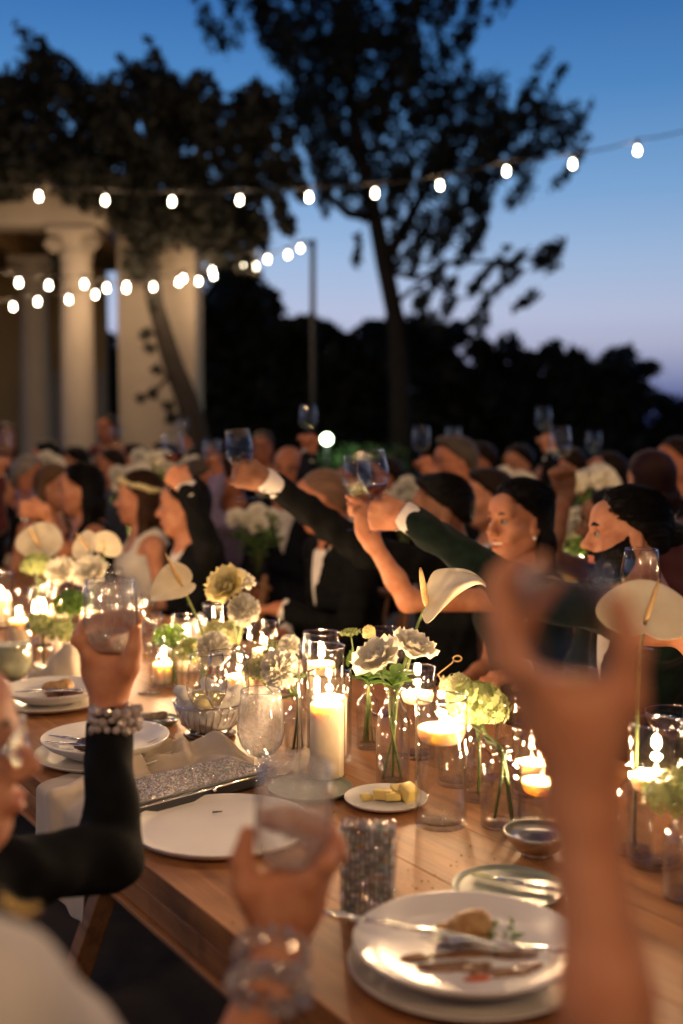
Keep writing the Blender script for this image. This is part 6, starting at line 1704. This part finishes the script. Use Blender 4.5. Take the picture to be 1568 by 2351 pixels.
# --- flower crowned woman
def crown_flowers(root, inv, fr, d):
    Vv = []
    mb = MB()
    for k in range(26):
        a = 2*math.pi*k/26; p_ = hp(fr, .086*math.cos(a), -.018+.106*math.sin(a), .070+.020*math.sin(a)+random.uniform(-.006, .006)); mb.ball(p_, .011+.011*random.random(), 7, 5, (1, 1, .8))
    o = mb.build('flower_crown', PETAL_Y); o.parent = root; o.matrix_parent_inverse = inv
person('woman in white dress wearing a crown of pale flowers', at(318, 1148, 5.15), 176, 200, pitch=4, s=.97, skin='fair', hair=('long', 'chestnut'), fem=True, outfit='dress', cloth=WHITED, arms=(None, 'rest'), h=.009, extra=crown_flowers)
away_chair(at(318, 1148, 5.15), 215, 'wooden chair under the flower crowned woman')
# --- laughing dark haired girl
g4 = at(62, 1168, 4.9); a4 = (-.1, 0, 1)
person('laughing woman with long straight black hair reaching her glass left', at(182, 1128, 5.4), 188, 205, pitch=2, s=.97, skin='fair', hair=('long', 'black'), fem=True, smile=True, outfit='dress', cloth=BLACKC,
       arms=(dict(grip=g4, axis=a4, F=(-.9, -.1, .25), R=.03, pole=(0, 0, -1)), None), h=.009)
held(g4, 'goblet', .08, a4, 'water glass held out at far left by the laughing woman', .6, WATER)
away_chair(at(182, 1128, 5.4), 215, 'wooden chair under the laughing woman')
# --- woman at the right edge holding a wine glass behind the anthurium
g5 = at(1466, 1438, 2.42); a5 = (0.02, 0, 1)
person('guest in dark striped dress at the right edge holding an empty wine glass', at(1790, 1190, 2.45), 185, 205, s=.98, skin='olive', hair=('long', 'brown'), fem=True, outfit='long', cloth=VELVET,
       arms=(dict(grip=g5, axis=a5, F=(-.9, -.1, .25), R=.006, sleeve=.84, pole=(.2, -.2, -1)), None), h=.006)
held(g5, 'wine', .05, a5, 'empty wine glass behind the right edge anthurium', scale=1.0)
away_chair(at(1790, 1190, 2.45), 215, 'wooden chair under the guest at the right edge')

# --- further guests, second table and beyond
FAR = [
 # label, px,py,Y, yaw, body, skin, hair, fem, outfit, cloth, raised(grip px,py,Y, kind, label) or None
 ('young man with brown hair just behind the man with cropped black hair', 1120, 1150, 4.9, 190, 200, 'fair', ('thick', 'brown'), False, 'suit', BLACKC, None),
 ('grey haired man rising behind the black haired man', 1042, 1066, 5.6, 200, 215, 'ruddy', ('thick', 'grey'), False, 'suit', NAVY, (967, 1062, 5.3, 'wine', 'wine glass raised left of the grey haired man')),
 ('ruddy balding man facing the camera left of the shaved head', 662, 1082, 5.75, 262, 250, 'ruddy', ('bald', 'grey'), False, 'suit', NAVY, (708, 1010, 5.5, 'wine', 'wine glass raised highest above the balding man')),
 ('woman in ivory blouse small in the distance at right', 1188, 1072, 6.6, 225, 230, 'fair', ('updo', 'darkbrown'), True, 'long', IVORY, None),
 ('guest with dark red hair seen from behind at right', 1490, 1112, 4.5, 110, 120, 'fair', ('bob', 'auburn'), True, 'long', BURG, None),
 ('man at the far right edge in the back row', 1548, 1062, 6.0, 200, 210, 'ruddy', ('short', 'brown'), False, 'suit', NAVY, None),
 ('guest behind the bearded man stretching a bare arm up', 1395, 1205, 4.1, 170, 190, 'brown', ('short', 'black'), False, 'tee', NAVY, (1284, 1085, 4.15, 'wine', 'wine glass in the tall bare arm above the smiling woman')),
 ('guest at the back right lifting a glass over all heads', 1300, 1082, 6.2, 195, 210, 'fair', ('short', 'brown'), False, 'suit', BLACKC, (1247, 1008, 6.0, 'wine', 'wine glass lifted over all heads at right')),
 ('guest beside the white bouquet lifting a glass', 1392, 1092, 6.3, 190, 210, 'fair', ('updo', 'brown'), True, 'long', NAVY, (1362, 1062, 6.1, 'wine', 'wine glass lifted above the white bouquet')),
 ('guest in the back row behind the grey haired man', 1098, 1068, 6.6, 210, 215, 'ruddy', ('short', 'brown'), False, 'suit', BURG, (1040, 1025, 6.4, 'goblet', 'glass lifted behind the grey haired man')),
 ('grey haired man beyond the black suit, looking right', 462, 1112, 5.9, 350, 330, 'ruddy', ('short', 'grey'), False, 'suit', NAVY, None),
 ('guest in lilac shirt between the raised glasses', 520, 1106, 6.0, 185, 210, 'ruddy', ('short', 'brown'), False, 'long', LILAC, (486, 1058, 5.7, 'goblet', 'goblet raised by the guest in lilac shirt')),
 ('silver haired man at the far left table', 72, 1102, 6.1, 340, 320, 'ruddy', ('short', 'silver'), False, 'suit', NAVY, None),
 ('blond woman left of the laughing woman', 128, 1122, 6.0, 345, 330, 'fair', ('long', 'blond'), True, 'dress', BLACKC, None),
 ('guest with dark hair at the far left edge', 18, 1120, 6.2, 350, 330, 'fair', ('short', 'black'), False, 'suit', BURG, (10, 1062, 5.8, 'wine', 'wine glass raised at the far left edge')),
 ('back row guest before the round column', 168, 1066, 8.2, 200, 210, 'fair', ('short', 'black'), False, 'suit', BLACKC, None),
 ('back row guest left of the flower crown', 250, 1072, 8.0, 205, 210, 'ruddy', ('short', 'brown'), False, 'long', BLUEC, None),
 ('back row guest with raised hand before the pier', 300, 1060, 8.3, 200, 210, 'fair', ('updo', 'brown'), True, 'long', BURG, (268, 1030, 8.1, 'wine', 'glass raised before the square pier')),
 ('back row guest right of the flower crown', 380, 1060, 8.2, 205, 210, 'ruddy', ('thick', 'black'), False, 'suit', BLACKC, None),
 ('back row guest at the foot of the vine', 500, 1052, 8.6, 210, 215, 'ruddy', ('short', 'brown'), False, 'suit', BLACKC, (418, 1012, 8.3, 'wine', 'glass raised at the foot of the vine')),
 ('back row guest left of the garden lamp', 602, 1030, 8.8, 260, 260, 'ruddy', ('short', 'grey'), False, 'suit', BLACKC, None),
 ('back row guest in dark red at the left edge', 12, 1010, 8.6, 300, 300, 'ruddy', ('long', 'auburn'), True, 'long', BURG, None),
 ('back row guest between column and pier', 245, 985, 10.6, 250, 250, 'ruddy', ('short', 'black'), False, 'suit', BURG, None),
 ('back row guest with dark head by the left column', 105, 1058, 7.6, 200, 210, 'fair', ('long', 'black'), True, 'long', BLACKC, None),
 ('back row guest below the garden lamp glow', 880, 1100, 6.6, 200, 210, 'ruddy', ('short', 'brown'), False, 'suit', BLACKC, None),
 ('back row guest right of the ivory blouse', 1260, 1108, 6.9, 210, 215, 'fair', ('short', 'black'), False, 'suit', BLACKC, None),
 ('hatless guest behind the shaved head', 812, 1112, 6.3, 195, 205, 'ruddy', ('short', 'darkbrown'), False, 'suit', NAVY, None),
]
for lb, x, y, Y, yw, bw, sk, hr, fm, of, clm, rs in FAR:
    hd = at(x, y, Y); arms = (None, None)
    hh_ = .011 if Y < 7 else .014
    if rs:
        gx, gy, gY, kd, gl = rs; gp_ = at(gx, gy, gY); d = Vector(gp_)-Vector(hd)
        a_ = R_(bw); rt_ = Vector((math.sin(a_), -math.cos(a_), 0)); side = 0 if d.dot(rt_) < 0 else 1
        arm = dict(grip=gp_, axis=(0, 0, 1), F=(d.x*.6, d.y*.3, 1.0), R=.012, pole=(0, 0, -1))
        arms = (arm, None) if side == 0 else (None, arm)
        held(gp_, kd, .05 if kd == 'wine' else .05, (0, 0, 1), gl, .25, WWINE if kd == 'wine' else WATER)
    person(lb, hd, yw, bw, s=.97 if fm else 1.0, skin=sk, hair=hr, fem=fm, outfit=of, cloth=clm, arms=arms, h=hh_ if not rs else .009, detail=1, legs=False, shirt=(of == 'suit'), group='guests further back')

# --- second table: white bouquets, candles
def bouquet(px, py, Y, n, size, label):
    c = at(px, py, Y); root = empty('flower_bouquet', (c.x, c.y, TZ), label=label, cat='bouquet', group='white bouquets on the second table')
    MB().lathe([(.0002, 0), (.045, 0), (.055, .05), (.045, .12), (.05, .16)], 20).build('vase', GLASS, root)
    for k in range(n):
        a = k*2.4; r = .10*math.sqrt(k/n)*size/.06; z = c.z-TZ+random.uniform(-.5, .5)*size*1.6
        V, F = [], []
        for j in range(26):
            th = math.acos(1-1.7*(j+.5)/26); ph = j*2.4; d = Vector((math.sin(th)*math.cos(ph), math.sin(th)*math.sin(ph), math.cos(th)))
            Vp, Fp = petal_grid(size*.6, size*.55, .8, .2, 3, 2); rr = frame_to(d).to_matrix(); n0 = len(V)
            V += [rr @ Vector(v)+d*size*.35 for v in Vp]; F += [tuple(q+n0 for q in f) for f in Fp]
        o = mk('bloom', V, F, PETAL, root); o.location = (r*math.cos(a)*1.2, r*math.sin(a), z)
    V, F = leaf_cloud([((0, 0, (c.z-TZ)*.8), (.12, .12, .12), 120)], .05); np_mesh('leaves', V, F, LEAF, root, False)
    mb = MB()
    for k in range(7): mb.tube([(0, 0, .02), (random.uniform(-.03, .03), random.uniform(-.03, .03), .16), (random.uniform(-.1, .1), random.uniform(-.08, .08), (c.z-TZ)*.9)], .003, 5)
    mb.build('stems', STEM, root)
    return root
bouquet(1375, 1112, 5.6, 5, .07, 'big white bouquet at right behind the raised arm')
bouquet(1312, 1200, 4.9, 8, .05, 'white and green bouquet between the smiling woman and the bearded man')
bouquet(935, 1130, 5.5, 7, .055, 'white bouquet right of the raised wine glasses')
bouquet(592, 1195, 5.2, 5, .055, 'pale bouquet behind the white cuff')
bouquet(350, 1065, 7.0, 9, .06, 'white bouquet behind the flower crowned woman')
bouquet(300, 1100, 6.6, 8, .055, 'white bouquet left of the flower crowned woman')
bouquet(110, 1060, 7.2, 8, .055, 'white bouquet below the round column')
bouquet(1195, 1100, 5.9, 5, .05, 'white bouquet below the ivory blouse')
bouquet(420, 1075, 7.4, 7, .055, 'white bouquet at the foot of the vine')
for i, (x, y, Y, lb) in enumerate([(1312, 1245, 4.9, 'candle glowing between the smiling woman and the bearded man'), (330, 1180, 6.6, 'candle behind the flower crowned woman'), (20, 1190, 6.0, 'candle at the far left of the second table'), (1450, 1200, 5.0, 'candle behind the bearded man')]):
    c = at(x, y, Y); c.z = TZ+.0005
    glass_cylinder(c, .045, .20, 'cylinder round the '+lb, seg=24); pillar_candle(inner(c), .034, .10, lb, 2.0)

# --- near side: woman in black with raised hand, left
g6 = at(254, 1440, 1.79); a6 = (0.0, 0, 1)
def specs(root, inv, fr, d):
    mb = MB()
    for x in (-1, 1):
        mb.tube([hp(fr, x*.032+.024*math.cos(t), .102-.006*abs(math.cos(t)), .004+.018*math.sin(t)) for t in np.linspace(0, 6.283, 20)], .0018, 6)
        mb.tube([hp(fr, x*.056, .098, .008), hp(fr, x*.078, .02, .008), hp(fr, x*.08, -.01, .0)], .0016, 6)
    mb.tube([hp(fr, -.010, .104, .008), hp(fr, .010, .104, .008)], .0016, 6)
    o = mb.build('eyeglasses', GLASS); o.parent = root; o.matrix_parent_inverse = inv; o.data.materials[0] = SILVER
def bracelet(root, inv, c, u, R, n, r, rows=2):
    c = Vector(c); u = Vector(u).normalized(); a = u.orthogonal().normalized(); b_ = u.cross(a); mb = MB()
    for j in range(rows):
        for k in range(n):
            w = 2*math.pi*(k+.5*(j % 2))/n; rr = r*random.uniform(.75, 1.25)
            p_ = c+u*((j-(rows-1)/2)*r*1.7+random.uniform(-.3, .3)*r)+(a*math.cos(w)+b_*math.sin(w))*(R+random.uniform(0, r*.4))
            q = Vector((random.uniform(-1, 1), random.uniform(-1, 1), random.uniform(-1, 1))).normalized()
            mb.ball(p_, rr, 6, 4, (1, 1, .8), q.to_track_quat('Z', 'Y').to_matrix())
    o = mb.build('bracelet', CRYSTAL, None, False); o.parent = root; o.matrix_parent_inverse = inv
wr_b = V3(g6)
def ex6(root, inv, fr, d):
    specs(root, inv, fr, d)
    bracelet(root, inv, at(264, 1650, 1.745), (0, .1, 1), .034, 15, .0080, 3)
person('older woman in black at the left edge, eyeglasses, glass hand raised', at(-165, 1735, 1.22), 8, 15, pitch=6, s=1.0, skin='aged', hair=('short', 'silver'), fem=True, outfit='long', cloth=BLACKC, cloth_wob=.0045,
       arms=(dict(grip=g6, axis=a6, F=(.04, .03, 1), R=.038, mode='cupL', N=(.12, 1, 0), gy=.108, reach=.40, sc=1.1, elbow=at(252, 1960, 1.62), sleeve=.90), None), h=.006, extra=ex6)
held(g6, 'tumbler', .035, a6, 'stemless glass of water raised by the hand with crystal bracelet', .62, WATER, 1.08, GLASS_SM)
away_chair(at(-165, 1735, 1.22), 33, 'wooden chair under the older woman in black')
# --- near side: woman in cream, low left, with held glass
g7 = at(672, 1905, 1.15); a7 = (.05, 0, 1)
def ex7(root, inv, fr, d):
    u = (.03, .2, .15)
    bracelet(root, inv, at(625, 2190, 1.06), u, .033, 15, .0055, 2)
    bracelet(root, inv, at(618, 2270, 1.04), u, .035, 16, .0062, 2)
    mb = MB()
    for k in range(16):
        u = k/15; p_ = at(0+85*u, 2052+40*math.sin(u*2.2)+random.uniform(-6, 6), .82); mb.ball(p_, random.uniform(.002, .0042), 7, 6)
    o = mb.build('necklace', GOLDM); o.parent = root; o.matrix_parent_inverse = inv
person('guest in cream jacket at lower left corner holding up a glass', (-.405, .78, 1.27), 100, 92, s=1.0, skin='aged', hair=('bob', 'silver'), fem=True, outfit='long', cloth=CREAM,
       arms=(None, dict(grip=g7, axis=a7, F=(.10, .10, 1), R=.036, mode='cup', N=(.15, 1, .0), gy=.112, reach=.35, sc=1.05, elbow=(-.13, .95, .80), sleeve=.60)), h=.006, extra=ex7, cloth_wob=.003)
held(g7, 'tumbler', .035, a7, 'stemless glass in the blurred hand at the front', 0, None, 1.0, GLASS_SM)
away_chair((-.425, .78, 1.27), 70, 'wooden chair under the guest in cream')
# --- near side: bare arm at right
g8 = at(1292, 1495, .68); a8 = (0, 0, 1)
person('guest at the right front, only the big bare raised arm in view', (.56, .52, 1.26), 33, 33, s=1.0, skin='aged', hair=('long', 'brown'), fem=True, outfit='dress', cloth=NAVY,
       arms=(dict(grip=g8, axis=a8, F=(-.14, .02, 1), R=.0285, mode='cupL', N=(-.15, 1, 0), gy=.095, reach=.90, sc=.80, thin=.82, elbow=at(1425, 2560, .64)), None), h=.005)
held(g8, 'tumbler', .035, a8, 'out of focus stemless glass in the big raised hand', .0, None, .70)
away_chair((.56, .52, 1.26), 33, 'wooden chair under the guest with the bare arm')
